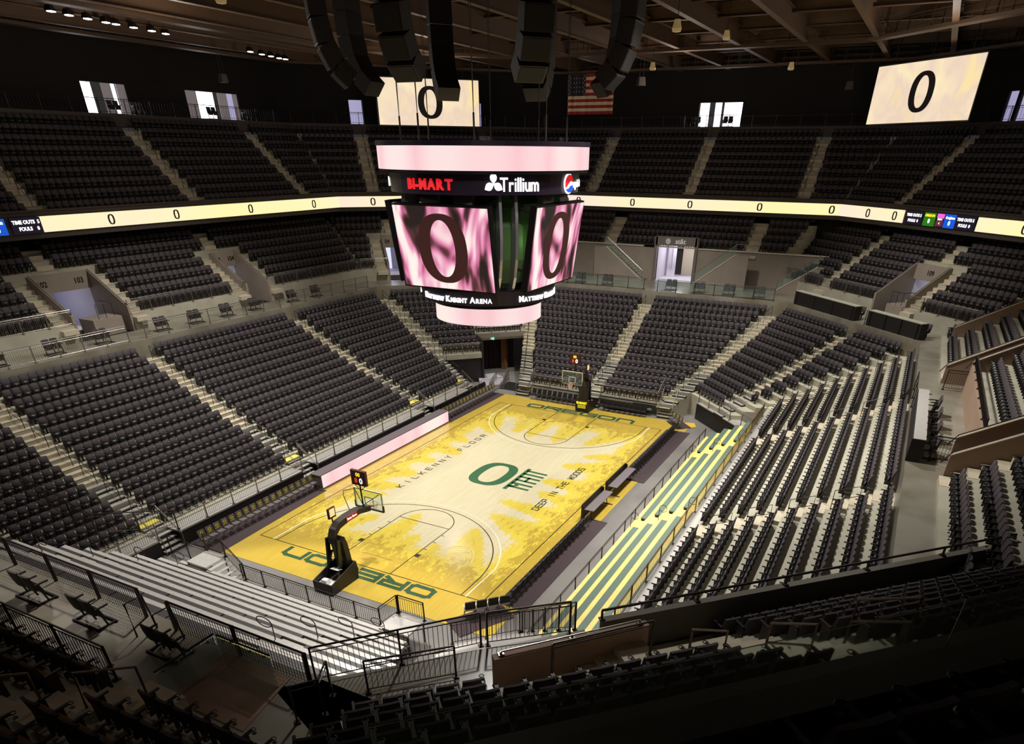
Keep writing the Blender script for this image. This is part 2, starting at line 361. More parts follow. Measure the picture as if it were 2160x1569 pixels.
# letters M A T T under the O, on a long bar with slanted legs
mb = MB(); z = LZ+.001
stroke(mb, [(-1.75, -1.88), (1.8, -1.88)], .3, z)
for x in (-1.3, -.72, -.15, .45, 1.0, 1.55): stroke(mb, [(x, -1.95), (x-.06, -3.35)], .24, z)
stroke(mb, [(-.15, -2.6), (.45, -2.6)], .2, z)
stroke(mb, [(-1.3, -2.1), (-1.0, -2.4), (-.72, -2.1)], .2, z)
mb.build('court_emblem', cgreen, court_o, label='green block letters MATT beneath the O')
dkg = mat('court_dark_green_paint', (58, 88, 62), .25, noise=.25, nscale=6)
for s in (1, -1):
    mb = MB(); letters(mb, 'OREGOn', 4.95*s, -4.9*s, 14.62*s, .72, s, .26, gap=.22, axis='y')
    mb.build('court_lettering', dkg, court_o, label='dark green word OREGON behind the %s baseline' % ('far' if s > 0 else 'near'))
pale = mat('cream_emblem_paint', (236, 222, 160), .3)
for s in (1, -1):
    mb = MB(); c = Vector((10.9*s, 3.9*s, 0))
    def cp(a, b): return (c.x-s*b, c.y+s*a)
    a_ = [cp(1.15*math.cos(t), -.75+1.75*math.sin(t)) for t in np.linspace(.15, math.pi-.15, 30)]
    stroke(mb, a_, .06, LZ+.001); stroke(mb, [a_[0], cp(.0, -.75), a_[-1]], .06, LZ+.001)
    stroke(mb, [cp(.95*math.cos(t), -.7+1.5*math.sin(t)) for t in np.linspace(.2, math.pi-.2, 30)], .05, LZ+.001)
    stroke(mb, [cp(.45+.28*math.cos(t), -.15+.28*math.sin(t)) for t in np.linspace(0, 6.28, 20)], .07, LZ+.001)
    for k in range(4): stroke(mb, [cp(-.7+.12*k, -.45+.28*k), cp(-.2+.1*k, -.1+.2*k), cp(.45, .35+.12*k)], .06, LZ+.001)
    mb.build('court_emblem', pale, court_o, label='cream curved triangular emblem beside the %s key' % ('far' if s > 0 else 'near'))
# carpets
def flat(name, poly, z, th, m_, **k):
    mb = MB(); mb.prism([(x, y, z) for x, y in poly], (0, 0, th)); return mb.build(name, m_, **k)
flat('carpet_strip', [(-16.9, 8.0), (-7.7, 8.45), (-7.7, 10.3), (-16.9, 10.3)], .03, .012, carpet, label='dark plum carpet strip under the near left courtside seats', cat='carpet')
flat('carpet_strip', [(7.75, 8.6), (16.7, 8.45), (16.7, 10.3), (7.75, 10.3)], .03, .012, carpet, label='dark plum carpet strip under the far left courtside seats', cat='carpet')
flat('carpet_strip', [(-14.1, -8.35), (-3.3, -8.35), (-3.3, -9.95), (-14.1, -9.95)], .03, .012, carpet, label='dark plum carpet strip under the near half of the right courtside row', cat='carpet')
flat('carpet_strip', [(3.4, -8.0), (14.6, -8.0), (14.6, -9.95), (3.4, -9.95)], .03, .012, carpet, label='dark plum carpet strip under the far half of the right courtside row', cat='carpet')
flat('carpet_mat', [(16.6, -7.3), (15.0, -8.8), (15.9, -9.7), (17.5, -8.2)], .03, .012, carpet, label='dark square mat under the angled chairs at the far right corner', cat='mat')
flat('carpet_mat', [(-16.6, -6.9), (-14.0, -8.4), (-14.8, -9.7), (-17.4, -8.2)], .03, .012, carpet, label='dark mat under the angled chairs at the near right corner', cat='mat')
flat('floor_corner_panel', [(15.3, -9.0), (16.9, -8.6), (17.2, -9.6), (16.3, -10.0)], .02, .01, mat('gold_panel', (214, 176, 60), .3), kind='structure')

# ------------------------------------------------------------------ the seating bowl
TR = .865
def zlow(k): return 1.05+.34*min(k, 5)+.41*max(0, k-5)
V0 = {'L': 11.5, 'F': 17.65, 'R': 11.5, 'FR': 18.1, 'FL': 18.1, 'NL': 18.1, 'NR': 18.1}
def rows_low(st, k0=0, k1=14): return [(V0[st]+TR*k, V0[st]+TR*(k+1), zlow(k)) for k in range(k0, k1+1)]
def tier(name, st, rows, lo, hi, zb, m_, extra=None, **k):
    pr = [(rows[0][0], zb)]
    for a, b, z in rows: pr += [(a, z), (b, z)]
    if extra: pr += extra
    pr += [(pr[-1][0], zb)]
    n = len(pr); vs = [P(st, lo(v), v, z) for v, z in pr]+[P(st, hi(v), v, z) for v, z in pr]
    fs = [(i, i+1, n+i+1, n+i) for i in range(n-1)]+[(n-1, 0, n, 2*n-1), tuple(range(n))[::-1], tuple(range(n, 2*n))]
    mb = MB(); mb.add(vs, fs)
    o = mb.build(name, m_, **k)
    me = o.data; me.validate(); 
    import bmesh
    bm = bmesh.new(); bm.from_mesh(me); bmesh.ops.recalc_face_normals(bm, faces=bm.faces); bm.to_mesh(me); bm.free()
    return o
SEATS = []       # (position, yaw, area, row)
PITCH = .535
def seat_row(st, v, z, segs, area, row, off=.34):
    for a, b in segs:
        n = int((b-a)/PITCH+.02)
        if n < 1: continue
        s0 = (a+b)/2-(n-1)*PITCH/2
        for i in range(n): SEATS.append((P(st, s0+i*PITCH, v+off, z), yaw_of(st), area, row))
def segs_of(v, lo, hi, aisles, hw=.62):
    """intervals between the aisles (functions of v) at row v"""
    c = sorted(a(v) for a in aisles); out = []; x = lo(v)
    for q in c:
        if q-hw > x: out.append((x, q-hw))
        x = max(x, q+hw)
    if hi(v) > x: out.append((x, hi(v)))
    return out
K = lambda c: (lambda v: c)
AISN = {}
def aisle(st, rows, uc, w, where, silver_to=-1, first_low=None, skip=False):
    """one flight of aisle steps: a half step in front of each row and a pale cap on each tread"""
    mb = MB(); prev = first_low if first_low is not None else rows[0][2]-.41
    for i, (a, b, z) in enumerate(rows):
        mi = 1 if i <= silver_to else 0
        v0, v1 = a-.40, a
        def blk(x0, x1, zb, zt, mi):
            q = [P(st, uc((x0+x1)/2)-w/2, x0, zb), P(st, uc((x0+x1)/2)+w/2, x0, zb), P(st, uc((x0+x1)/2)+w/2, x1, zb), P(st, uc((x0+x1)/2)-w/2, x1, zb)]
            mb.prism(q, (0, 0, zt-zb), mi)
        zh = (prev+z)/2
        if skip and i == 0: prev = z; blk(v1+.02, v1+.42, z-.02, z+.012, mi); continue
        if mi == 0:
            blk(v0, v1+.01, prev-.02 if i else prev-.1, zh, 0); blk(v1, v1+.42, z-.02, z+.012, 0)
        else:
            blk(v0, v0+.24, zh-.05, zh, 1); blk(v1, v1+.24, z+.01, z+.05, 1); blk(v0+.02, v1, prev, zh-.05, 2)
        prev = z
    o = mb.build('aisle_stairs', [conc_step, alum, black], label=where, cat='stairs', group='aisle steps of the seating bowl')
    return o
def aisle_rails(st, rows, uc, where, step=2, start=1, h=.92, m_=None, off=0.0, grp='short handrails standing in the aisles'):
    i = start
    while i+1 < len(rows):
        a = rows[i]; b = rows[i+1]
        p0 = P(st, uc(a[0]+.2)+off, a[0]+.2, a[2]); p1 = P(st, uc(b[0]+.35)+off, b[0]+.35, b[2])
        mb = MB(); t0 = p0+Vector((0, 0, h)); t1 = p1+Vector((0, 0, h)); m0 = p0+Vector((0, 0, h*.5)); m1 = p1+Vector((0, 0, h*.5))
        mb.tube([p0, t0, t1, p1], .022, 5)
        o = mb.build('aisle_handrail', m_ or dkrail, label='handrail %s up the %s' % (ORD[(i-start)//step], where), cat='handrail', group=grp)
        mb = MB(); mb.tube([m0, m1], .018, 5); mb.build('mid_bar', m_ or dkrail, o)
        i += step
ORD = ['one', 'two', 'three', 'four', 'five', 'six', 'seven', 'eight', 'nine', 'ten', 'eleven']
def guard(pts, h, label, m_=None, cat='railing', group=None, post=1.75, bal=.125, r=.022, panel=True, two=True):
    """guard rail along a path of floor points: handrail, posts, baluster panels"""
    m_ = m_ or steel; pts = [Vector(p) for p in pts]; e = empty('guard_rail', pts[0], label=label, cat=cat, group=group); o = pts[0]
    up = Vector((0, 0, h)); mb = MB(); mb.tube([p-o+up for p in pts], r*1.25, 6)
    if two: mb.tube([p-o+up*.88 for p in pts], r*.7, 5)
    if panel: mb.tube([p-o+up*.12 for p in pts], r*.7, 5)
    mb.build('handrail', m_, e)
    pm = MB().box((0, 0, h/2), (.05, .05, h)).box((0, 0, .02), (.14, .14, .04)).mesh('post', m_)
    bmb = MB()
    for a, b in zip(pts[:-1], pts[1:]):
        d = b-a; ln = d.length; n = max(1, round(ln/post)); rz = math.atan2(d.y, d.x)
        for i in range(n+1):
            if i == n and b is not pts[-1]: continue
            link('post', pm, e, loc=a+d*(i/n)-o, rot=(0, 0, rz))
        if panel:
            k = max(2, int(ln/bal))
            for i in range(1, k):
                p = a+d*(i/k)-o; M = Matrix.Translation(p) @ Matrix.Rotation(rz, 4, 'Z'); bmb.box((0, 0, h*.5), (.014, .014, h*.76), M)
    if panel: bmb.build('baluster_panel', m_, e)
    return e

# -- lower tier, left side
ucD = lambda v: 15.2+.381*(v-12.5)
ucF = lambda v: 6.9+.44*(v-17.8)
rL = rows_low('L'); loL = K(-23.6); hiL = lambda v: ucD(v)+.62
aisL = [K(-17.85), K(-6.8), K(7.4)]
tier('floor_lower_tier_left', 'L', rL, loL, hiL, 0.0, concrete, **S)
for k, (a, b, z) in enumerate(rL):
    seat_row('L', a, z, segs_of(a+.4, loL, lambda v: ucD(v)-.62, aisL), 'left side lower tier', k)
for uc, w in zip(aisL+[ucD], ('left side aisle nearest the camera', 'left side aisle at the near end of the pink board', 'left side aisle at the far end of the pink board', 'left side aisle beside the dark tunnel')):
    aisle('L', rL, uc, 1.22, 'steps of the '+w, silver_to=5, first_low=.7)
    aisle_rails('L', rL, uc, w, off=.15)
# -- far end
rF = rows_low('F'); loF = lambda v: -ucF(v)-.62; hiF = lambda v: ucF(v)+.62
aisF = [K(-.2)]
tier('floor_lower_tier_far', 'F', rF, loF, hiF, 0.0, concrete, **S)
for k, (a, b, z) in enumerate(rF): seat_row('F', a, z, segs_of(a+.4, lambda v: -ucF(v)+.62, lambda v: ucF(v)-.62, aisF), 'far end lower tier', k)
for uc, w in ((ucF, 'far end aisle beside the dark tunnel'), (K(-.2), 'far end centre aisle behind the far hoop'), (lambda v: -ucF(v), 'far end aisle next to the right corner')):
    aisle('F', rF, uc, 1.22, 'pale and silver steps of the '+w, silver_to=5, first_low=.7)
    aisle_rails('F', rF, uc, w, off=.15)
# -- far right corner  (u grows towards the far end)
kR0 = 2; rFR = rows_low('FR', kR0)
def cornerlim(v, st):
    """u limits of a corner section at v, from the boundary aisles of the far end and of the side"""
    # point on far-end boundary aisle with the same v: x=s, y=-ucF(s) ; v=(x-y)/r2
    s = (v*R2-6.9+.44*17.8)/1.44; hi = (s-ucF(s))/R2
    s2 = (v*R2-15.2+.381*12.5)/1.381; lo = (ucD(s2)-s2)/R2
    return lo, hi
loFR = lambda v: cornerlim(v, 'FR')[0]; hiFR = lambda v: cornerlim(v, 'FR')[1]
tier('floor_lower_tier_far_right', 'FR', rFR, loFR, hiFR, 0.0, concrete, **S)
ucM = lambda v: 3.0+.03*(v-20)
for k, (a, b, z) in enumerate(rFR): seat_row('FR', a, z, segs_of(a+.4, lambda v: loFR(v)+.75, lambda v: hiFR(v)-.7, [ucM]), 'far right corner lower tier', k)
aisle('FR', rFR, ucM, 1.2, 'pale and silver steps of the middle aisle in the far right corner', silver_to=3)
aisle_rails('FR', rFR, ucM, 'middle aisle of the far right corner', off=.15)
# -- far left corner, over the tunnel
rFLa = rows_low('FL', 5); rFLb = rows_low('FL', 8)
loFL, hiFL = loFR, hiFR
um = 5.0
tier('floor_lower_tier_far_left', 'FL', rFLa, lambda v: loFL(v), K(um), 2.3, concrete, **S)
tier('floor_tier_over_tunnel', 'FL', rFLb, K(um), lambda v: hiFL(v), 3.3, concrete, **S)
for k, (a, b, z) in enumerate(rFLa):
    seat_row('FL', a, z, segs_of(a+.4, lambda v: loFL(v)+.75, K(um), [K(3.2)] if k > 3 else []), 'far left corner lower tier', k)
    if k >= 3: seat_row('FL', a, z, segs_of(a+.4, K(um), lambda v: hiFL(v)-.7, []), 'far left corner lower tier', k)
aisle('FL', rows_low('FL', 9), K(3.2), 1.2, 'short pale steps in the far left corner under the scoreboard')
# -- right side
kb = 5; rR = rows_low('R', kb); hiR = lambda v: ucD(v)+.62; loR = lambda v: -21.0
tier('floor_lower_tier_right', 'R', rR, loR, hiR, 0.0, concrete, **S)
aisR = [K(-7.3), K(7.0)]
for k, (a, b, z) in enumerate(rR): seat_row('R', a, z, segs_of(a+.4, loR, lambda v: ucD(v)-.62, aisR), 'right side lower tier', k)
for uc, w in ((aisR[0], 'right side near aisle'), (aisR[1], 'right side far aisle'), (ucD, 'right side aisle next to the far corner')):
    aisle('R', rR, uc, 1.22, 'pale block steps of the '+w)
    aisle_rails('R', rR, uc, w, off=-.5, step=2)
# white deck strip in front of the first right side row
mb = MB(); mb.box((-1.5, -15.75, 2.72), (33.0, .5, .08)); mb.build('floor_white_deck_right', alum, **S)

# -- ring walkway at 7.68 with curb
ZW = 7.68
def ring(name, z0, z1, inner, outer, m_, sides=OSIDES, **k):
    for i, sd in enumerate(OSIDES):
        if sd not in sides: continue
        a0, a1 = inner[i-1], inner[i]; b0, b1 = outer[i-1], outer[i]
        mb = MB(); mb.prism([(a0[0], a0[1], z0), (a1[0], a1[1], z0), (b1[0], b1[1], z0), (b0[0], b0[1], z0)], (0, 0, z1-z0))
        o = mb.build(name+'_'+NAMES[sd].replace(' ', '_'), m_, **k)
OW_in = octo(24.475, 30.63, 28.95, 31.1); OW_out = octo(27.5, 37.3, 31.95, 34.4)
ring('floor_walkway', 6.3, ZW, OW_in, OW_out, conc_floor, ['L', 'FL', 'F', 'FR', 'R', 'N', 'NL'], **S)
# T2 (seats behind the walkway) : v0, z0, number of rows per side
T2 = {'L': (27.5, 8.8, 8), 'R': (27.5, 8.8, 8), 'F': (37.3, 10.75, 5), 'N': (31.95, 8.8, 8), 'FL': (34.4, 8.8, 8), 'FR': (34.4, 8.8, 8), 'NL': (34.4, 8.8, 8), 'NR': (30.3, 7.8, 11)}
def rows_t2(st):
    v0, z0, n = T2[st]; return [(v0+TR*j, v0+TR*(j+1), z0+.56*j) for j in range(n)]
OT_in = octo(27.5, 37.3, 31.95, 34.4)
def lim_oct(oc, st, slope=1.0):
    """u limits on edge st of octagon oc, growing outward along the mitre lines"""
    i = OSIDES.index(st); n, t = FR[st]; a = Vector((*oc[i-1], 0)); b = Vector((*oc[i], 0))
    ua, ub = sorted((a.dot(t), b.dot(t))); v0 = a.dot(n); tg = math.tan(math.pi/8)
    return (lambda v: ua-(v-v0)*tg), (lambda v: ub+(v-v0)*tg)
T2A = {'L': [-20.2, -7.0, 7.4], 'R': [-7.4, 7.2], 'F': [-8.0, 7.0], 'FL': [-.5, 12.0], 'FR': [3.9, 12.3], 'N': [-9.9, 6.5], 'NR': [], 'NL': []}
FLANK = {('FR', 3.9): (-1,)}
PORT = {('L', -7.0): (4.0, 'left side near portal numbered 103'), ('L', 7.4): (2.2, 'left side portal numbered 104'), ('FL', -.5): (2.2, 'portal by the far left corner numbered 107'), ('FR', 3.9): (3.2, 'far right corner portal numbered 109')}
for st in ('L', 'FL', 'F', 'FR', 'N'):
    rr = rows_t2(st); lo, hi = lim_oct(OT_in, st)
    vend = rr[-1][1]
    # split the tier around portals
    cuts = sorted([(c-w/2-.18, c+w/2+.18, c) for (s_, c), (w, nm) in PORT.items() if s_ == st])
    x = None; spans = []
    loo = lo
    for a, b, c in cuts: spans.append((loo, K(a))); loo = K(b)
    spans.append((loo, hi))
    if st == 'F':
        spans = [(lo, K(-2.75)), (K(1.75), hi)]; tier('floor_rows_over_lounge', st, rr[1:], K(-2.75), K(1.75), 11.15, concrete, **S)
    for a, b in spans: tier('floor_upper_rows_'+NAMES[st].replace(' ', '_'), st, rr, a, b, 6.6, concrete, **S)
    kp = 4
    for a, b, c in cuts:   # rows carry on above the portal head
        tier('floor_rows_over_portal', st, rr[kp:], K(a), K(b), 10.35, concrete, **S)
    for j, (a, b, z) in enumerate(rr):
        ais = [K(q) for q in T2A[st]]
        sg = segs_of(a+.4, lo, hi, ais)
        if j < kp+1:
            ns = []
            for s0, s1 in sg:
                segl = [(s0, s1)]
                for ca, cb, c in cuts:
                    fl = FLANK.get((st, c), (-1, 1)); ca -= 1.15 if -1 in fl else 0; cb += 1.15 if 1 in fl else 0
                    nl = []
                    for q0, q1 in segl:
                        if cb <= q0 or ca >= q1: nl.append((q0, q1)); continue
                        if ca > q0: nl.append((q0, ca))
                        if cb < q1: nl.append((cb, q1))
                    segl = nl
                ns += segl
            sg = ns
        seat_row(st, a, z, sg, NAMES[st]+' rows above the walkway', j)
    for q in T2A[st]:
        p = PORT.get((st, q))
        if p:
            for sgn in FLANK.get((st, q), (-1, 1)): aisle(st, rr[:kp+1], K(q+sgn*(p[0]/2+.75)), 1.05, 'pale steps on the %s flank of the %s' % (('near', 'far')[sgn > 0], p[1]))
            aisle(st, rr[kp+1:], K(q), 1.2, 'pale steps rising above the '+p[1])
        else: aisle(st, rr, K(q), 1.2, 'pale steps %s of the %s rows above the walkway' % ('to the near part' if q < 0 else 'to the far part', NAMES[st]))
# right side rows behind the walkway: two blocks start at the walkway, the middle one behind a wall
rRT = [(25.75+TR*j, 25.75+TR*(j+1), 7.88+.5*j) for j in range(10)]
WB = mat('flank_concrete', (150, 124, 104), .75, noise=.12, nscale=.8)
for (a, b), nm, j0 in (((8.6, 21.5), 'far', 0), ((-5.3, 7.0), 'middle', 2), ((-17.5, -7.5), 'near', 0)):
    rr = rRT[j0:]
    if j0: rr = [(27.05, rr[0][1], rr[0][2])]+rr[1:]
    tier('floor_right_rows_'+nm, 'R', rr, K(a), K(b), 6.4, concrete, **S)
    for j, (v_, v2, z) in enumerate(rRT[j0:]):
        a_ = a+(1.25 if nm == 'far' else .1); b_ = b-(1.25 if nm == 'near' else .1)
        seat_row('R', v_, z, [(a_, b_)] if nm != 'far' else [(a_, 18.2), (19.5, 21.4)], 'right side %s block behind the walkway' % nm, j+j0)
    if nm != 'middle': aisle('R', rr, K(a+.62 if nm == 'far' else b-.62), 1.1, 'pale block steps beside the flank wall of the %s block behind the right walkway' % nm)
for i, (u, v0_, nm) in enumerate(((8.5, 25.8, 'far portal, far flank'), (7.05, 26.9, 'far portal, near flank'), (-5.35, 26.1, 'near portal, far flank'), (-7.35, 25.9, 'near portal, near flank'), (18.9, 26.2, 'far corner'))):
    mb = MB(); zt = lambda v: 7.88+.5*(v-25.75)/TR+.75
    mb.prism([P('R', u-.09, v0_, 7.0), P('R', u-.09, v0_, zt(v0_)), P('R', u-.09, 34, zt(34)), P('R', u-.09, 34, 7.0)], (.18, 0, 0)); o = mb.build('flank_wall_block', WB, label='sloping brown concrete flank wall of the right side, '+nm, cat='wall', group='sloping flank walls of the right side')
    mb = MB(); mb.tube([P('R', u, v0_-.25, zt(v0_)-.35), P('R', u, v0_+.05, zt(v0_)+.14), P('R', u, 34, zt(34)+.14)], .03, 5); mb.build('cap_rail', dkrail, o)
    mb = MB(); mb.prism([P('R', u-.11, v0_, zt(v0_)), P('R', u-.11, 34, zt(34)), P('R', u-.11, 34, zt(34)+.05), P('R', u-.11, v0_, zt(v0_)+.05)], (.22, 0, 0)); mb.build('cap_strip', mat('cap_stone_r', (196, 180, 158), .6), o)
mb = MB(); mb.prism([P('R', -5.3, 26.9, ZWX) for ZWX in (7.0,)]+[P('R', 7.0, 26.9, 7.0), P('R', 7.0, 27.1, 7.0), P('R', -5.3, 27.1, 7.0)], (0, 0, 2.2)); mb.build('wall_right_walkway', WB, **S)
guard([P('R', -5.2, 27.0, 9.2), P('R', 6.9, 27.0, 9.2)], .55, 'dark barred rail on the wall behind the right walkway', m_=dkrail, group='railings above the walkway wall')
guard([P('R', 7.0, 25.9, 7.68), P('R', 7.0, 27.6, 7.68)], 1.1, 'dark barred gate rail beside the far right portal', m_=dkrail, group='railings above the walkway wall')
guard([P('R', -5.3, 25.4, 7.68), P('R', -5.3, 26.9, 7.68)], 1.1, 'dark barred gate rail beside the near right portal', m_=dkrail, group='railings above the walkway wall')
mb = MB(); mb.box((-1, -31, 7.6), (42, 11.5, .1)); mb.build('floor_right_passage', conc_floor, **S)
# near corner (foreground) rows
rNR = rows_t2('NR'); rNR = [(a, b, 7.8+.6*j) for j, (a, b, z) in enumerate(rNR)]
tier('floor_near_corner_tier', 'NR', rNR, K(-4.3), K(9.8), 6.4, concrete, **S)
tier('floor_near_corner_tier_b', 'NR', rNR[2:], lambda v: -11.8-(v-32)*.414, K(-4.3), 6.4, concrete, **S)
mb = MB(); mb.prism([P('NR', -13.2, 28.9, 6.4), P('NR', -4.9, 28.9, 6.4), P('NR', -4.9, 31.1, 6.4), P('NR', -8.1, 31.1, 6.4), P('NR', -8.1, 32.03, 6.4), P('NR', -11.8, 32.03, 6.4)], (0, 0, 7.68-6.4)); mb.build('floor_walkway_near_corner', conc_floor, **S)
for j, (a, b, z) in enumerate(rNR):
    sg = [(-1.9, 9.5)]
    if j > 1: sg.append((-11.3-(a-32)*.414, -8.6 if j < 4 else -4.4))
    seat_row('NR', a, z, sg, 'near corner rows behind the parapet', j)
aisle('NR', rNR[2:], K(-3.15), 2.0, 'pinkish steps between the seat blocks in the near corner')
mb = MB()
for i in range(7): mb.prism([P('NR', -8.1+i*.5, 31.25, 7.6), P('NR', -4.3, 31.25, 7.6), P('NR', -4.3, 32.03, 7.6), P('NR', -8.1+i*.5, 32.03, 7.6)], (0, 0, .12+.19*i))
mb.build('parapet_stairs', conc_step, label='pinkish steps climbing along the brown parapet in the near corner', cat='stairs')
mb = MB(); mb.prism([P('NR', -8.1, 31.02, 7.0), P('NR', -4.2, 31.02, 7.0), P('NR', -4.2, 31.02, 9.3), P('NR', -8.1, 31.02, 9.15)], P('NR', 0, .22, 0)); mb.build('wall_parapet_brown', mat('brown_concrete', (150, 118, 98), .7, noise=.15, nscale=1.5), **S)
mb = MB(); mb.prism([P('NR', -4.9, 29.9, 6.4), P('NR', 12, 29.9, 6.4), P('NR', 12, 29.9, 8.78), P('NR', -4.9, 29.9, 8.78)], P('NR', 0, .22, 0)); mb.build('wall_parapet_near_corner', mat('grey_green_concrete', (104, 100, 90), .8, noise=.12, nscale=1), **S)

mb = MB(); mb.prism([(-28.7, -12.1, 6.6), (-29.0, -10.9, 6.6), (-32.0, -10.4, 6.6), (-34.5, -13.5, 6.6), (-31.0, -17.0, 6.6)], (0, 0, 1.04)); mb.build('floor_walkway_near_join', conc_floor, **S)
# portals
def vert_text(txt, size, m_, parent, M, ext=.01, bold=0.0, label=None, align='CENTER', xs=1.0, name='lettering'):
    cu = bpy.data.curves.new(name, 'FONT'); cu.body = txt; cu.size = size; cu.extrude = ext; cu.align_x = align; cu.align_y = 'CENTER'; cu.offset = bold
    cu.resolution_u = 3
    o = bpy.data.objects.new(name, cu); me = bpy.data.meshes.new_from_object(o)
    bpy.data.objects.remove(o); bpy.data.curves.remove(cu); me.materials.clear(); me.materials.append(m_)
    if xs != 1.0: me.transform(Matrix.Diagonal((xs, 1, 1, 1)))
    return link(name, me, parent, M=M, label=label)
def wallM(st, u, v, z, out=-1):
    """matrix: local X along the face as read from inside the bowl, Y up, Z towards the court"""
    n, t = FR[st]; zc = -n if out < 0 else n; yc = Vector((0, 0, 1)); xc = yc.cross(zc); p = P(st, u, v, z)
    return Matrix([[xc[i], yc[i], zc[i], p[i]] for i in range(3)]+[[0, 0, 0, 1]])
numtxt = {'103': ('102', '103'), '104': ('103', '104'), '107': ('104', '105'), '109': ('109', '')}
for (st, c), (w, nm) in PORT.items():
    v0, z0, n_ = T2[st]; vb = v0+TR*4
    e = empty('portal', P(st, c, v0, ZW), yaw_of(st), label='concrete entry portal, '+nm, cat='portal', group='entry portals of the bowl')
    def lp(mbx, pts, ext):
        return mbx.prism(pts, ext)
    for sgn in (-1, 1):  # flank walls follow the rake
        x = sgn*w/2; mb = MB()
        prof = [(0, 0), (0, z0-ZW+.55), (TR*4-.1, z0-ZW+.56*4+.45), (TR*4+.2, z0-ZW+.56*4+.45), (TR*4+.2, 0)]
        mb.prism([(x, a, b) for a, b in prof], (sgn*.2, 0, 0)); mb.build('flank_wall', conc_wall, e)
        mb = MB(); mb.tube([(x+sgn*.1, .05, z0-ZW+.62), (x+sgn*.1, TR*4, z0-ZW+.56*4+.55)], .025, 5); mb.build('cap_rail', steel, e)
    mb = MB(); mb.box((0, TR*4+.05, (10.35+z0+.56*4+.45)/2-ZW), (w, .25, z0+.56*4+.45-10.35)); hd = mb.build('head_wall', conc_wall, e)
    key = [k for k in numtxt if k in nm]
    M1 = lambda x, z: Matrix([[1, 0, 0, x], [0, 0, -1, TR*4-.09], [0, 1, 0, z], [0, 0, 0, 1]])
    if key:
        a, b = numtxt[key[0]]
        hz = (10.35+z0+.56*4+.45)/2-ZW
        if a: vert_text(a, .5, blackv, e, M1(-w*.36 if b else 0, hz), bold=.008)
        if b: vert_text(b, .5, blackv, e, M1(w*.3, hz), bold=.008)
    mb = MB()   # lit concourse passage behind
    mb.box((0, TR*4+2.6, .02), (w, 5.0, .04)); mb.box((-w/2-.05, TR*4+2.7, 1.35), (.1, 5.0, 2.7)); mb.box((w/2+.05, TR*4+2.7, 1.35), (.1, 5.0, 2.7)); mb.box((0, TR*4+2.6, 2.72), (w, 5, .06))
    mb.build('passage', white, e)
    mb = MB(); mb.box((-w*.2, TR*4+5.1, 1.35), (w*.6, .06, 2.6)); mb.build('daylit_doorway', mat('portal_daylight', (240, 240, 255), .5, emit=(214, 218, 255), estr=.9), e)
    mb = MB(); mb.box((w*.3, TR*4+5.1, 1.35), (w*.4, .06, 2.7)); mb.build('passage_wall', white, e)
    if w > 2.5:
        pb = MB().box((w*.12, 1.1, .55), (w*.55, 1.6, 1.1)).build('landing_block', conc_wall, e); mb = MB()
        for x_ in (-.6, 0, .6): mb.tube([(w*.12+x_, .35, 1.1), (w*.12+x_, .35, 2.05)], .02, 5)
        mb.tube([(w*.12-.6, .35, 2.05), (w*.12+.6, .35, 2.05), (w*.12+.6, 1.8, 2.05)], .025, 5); mb.build('landing_rail', dkrail, pb)
    pl = bpy.data.lights.new('portal_glow', 'POINT'); pl.energy = 22; pl.color = (.8, .82, 1); pl.shadow_soft_size = .4
    po = bpy.data.objects.new('portal_glow', pl); COL.objects.link(po); po.location = P(st, c, vb+2.0, ZW+2.2)
# T2 front rails and curb walls
for st in ('L', 'FL', 'FR', 'N'):
    lo, hi = lim_oct(OT_in, st); v0 = T2[st][0]
    cuts = sorted([(c-w/2-.1, c+w/2+.1) for (s_, c), (w, nm) in PORT.items() if s_ == st]); x = lo(v0); spans = []
    if st == 'N': x = -8.2; 
    if st == 'R': x = -16
    for a, b in cuts: spans.append((x, a)); x = b
    spans.append((x, hi(v0)))
    if st == 'N': spans = [(-8.9, 4.0)]
    for q, (a, b) in enumerate(spans):
        if b-a < .6: continue
        guard([P(st, a, v0+.06, 8.8), P(st, b, v0+.06, 8.8)], .95, 'barred steel railing at the front of the %s rows above the walkway, stretch %s' % (NAMES[st], ORD[q]), group='railings above the walkway wall', m_=dkrail if st == 'N' else steel)
# ledge rail on the near corner parapet
guard([P('NR', -4.9, 30.0, 8.78), P('NR', 9, 30.0, 8.78)], .28, 'low dark pipe rail along the long grey parapet in the near corner', m_=dkrail, panel=False, two=False, post=2.6, r=.03)
guard([P('NR', -4.4, 31.1, 9.3), P('NR', -7.9, 31.1, 9.15)], .1, 'thin steel strip rail on top of the brown parapet', m_=steel, panel=False, two=False, post=1.7, r=.018)

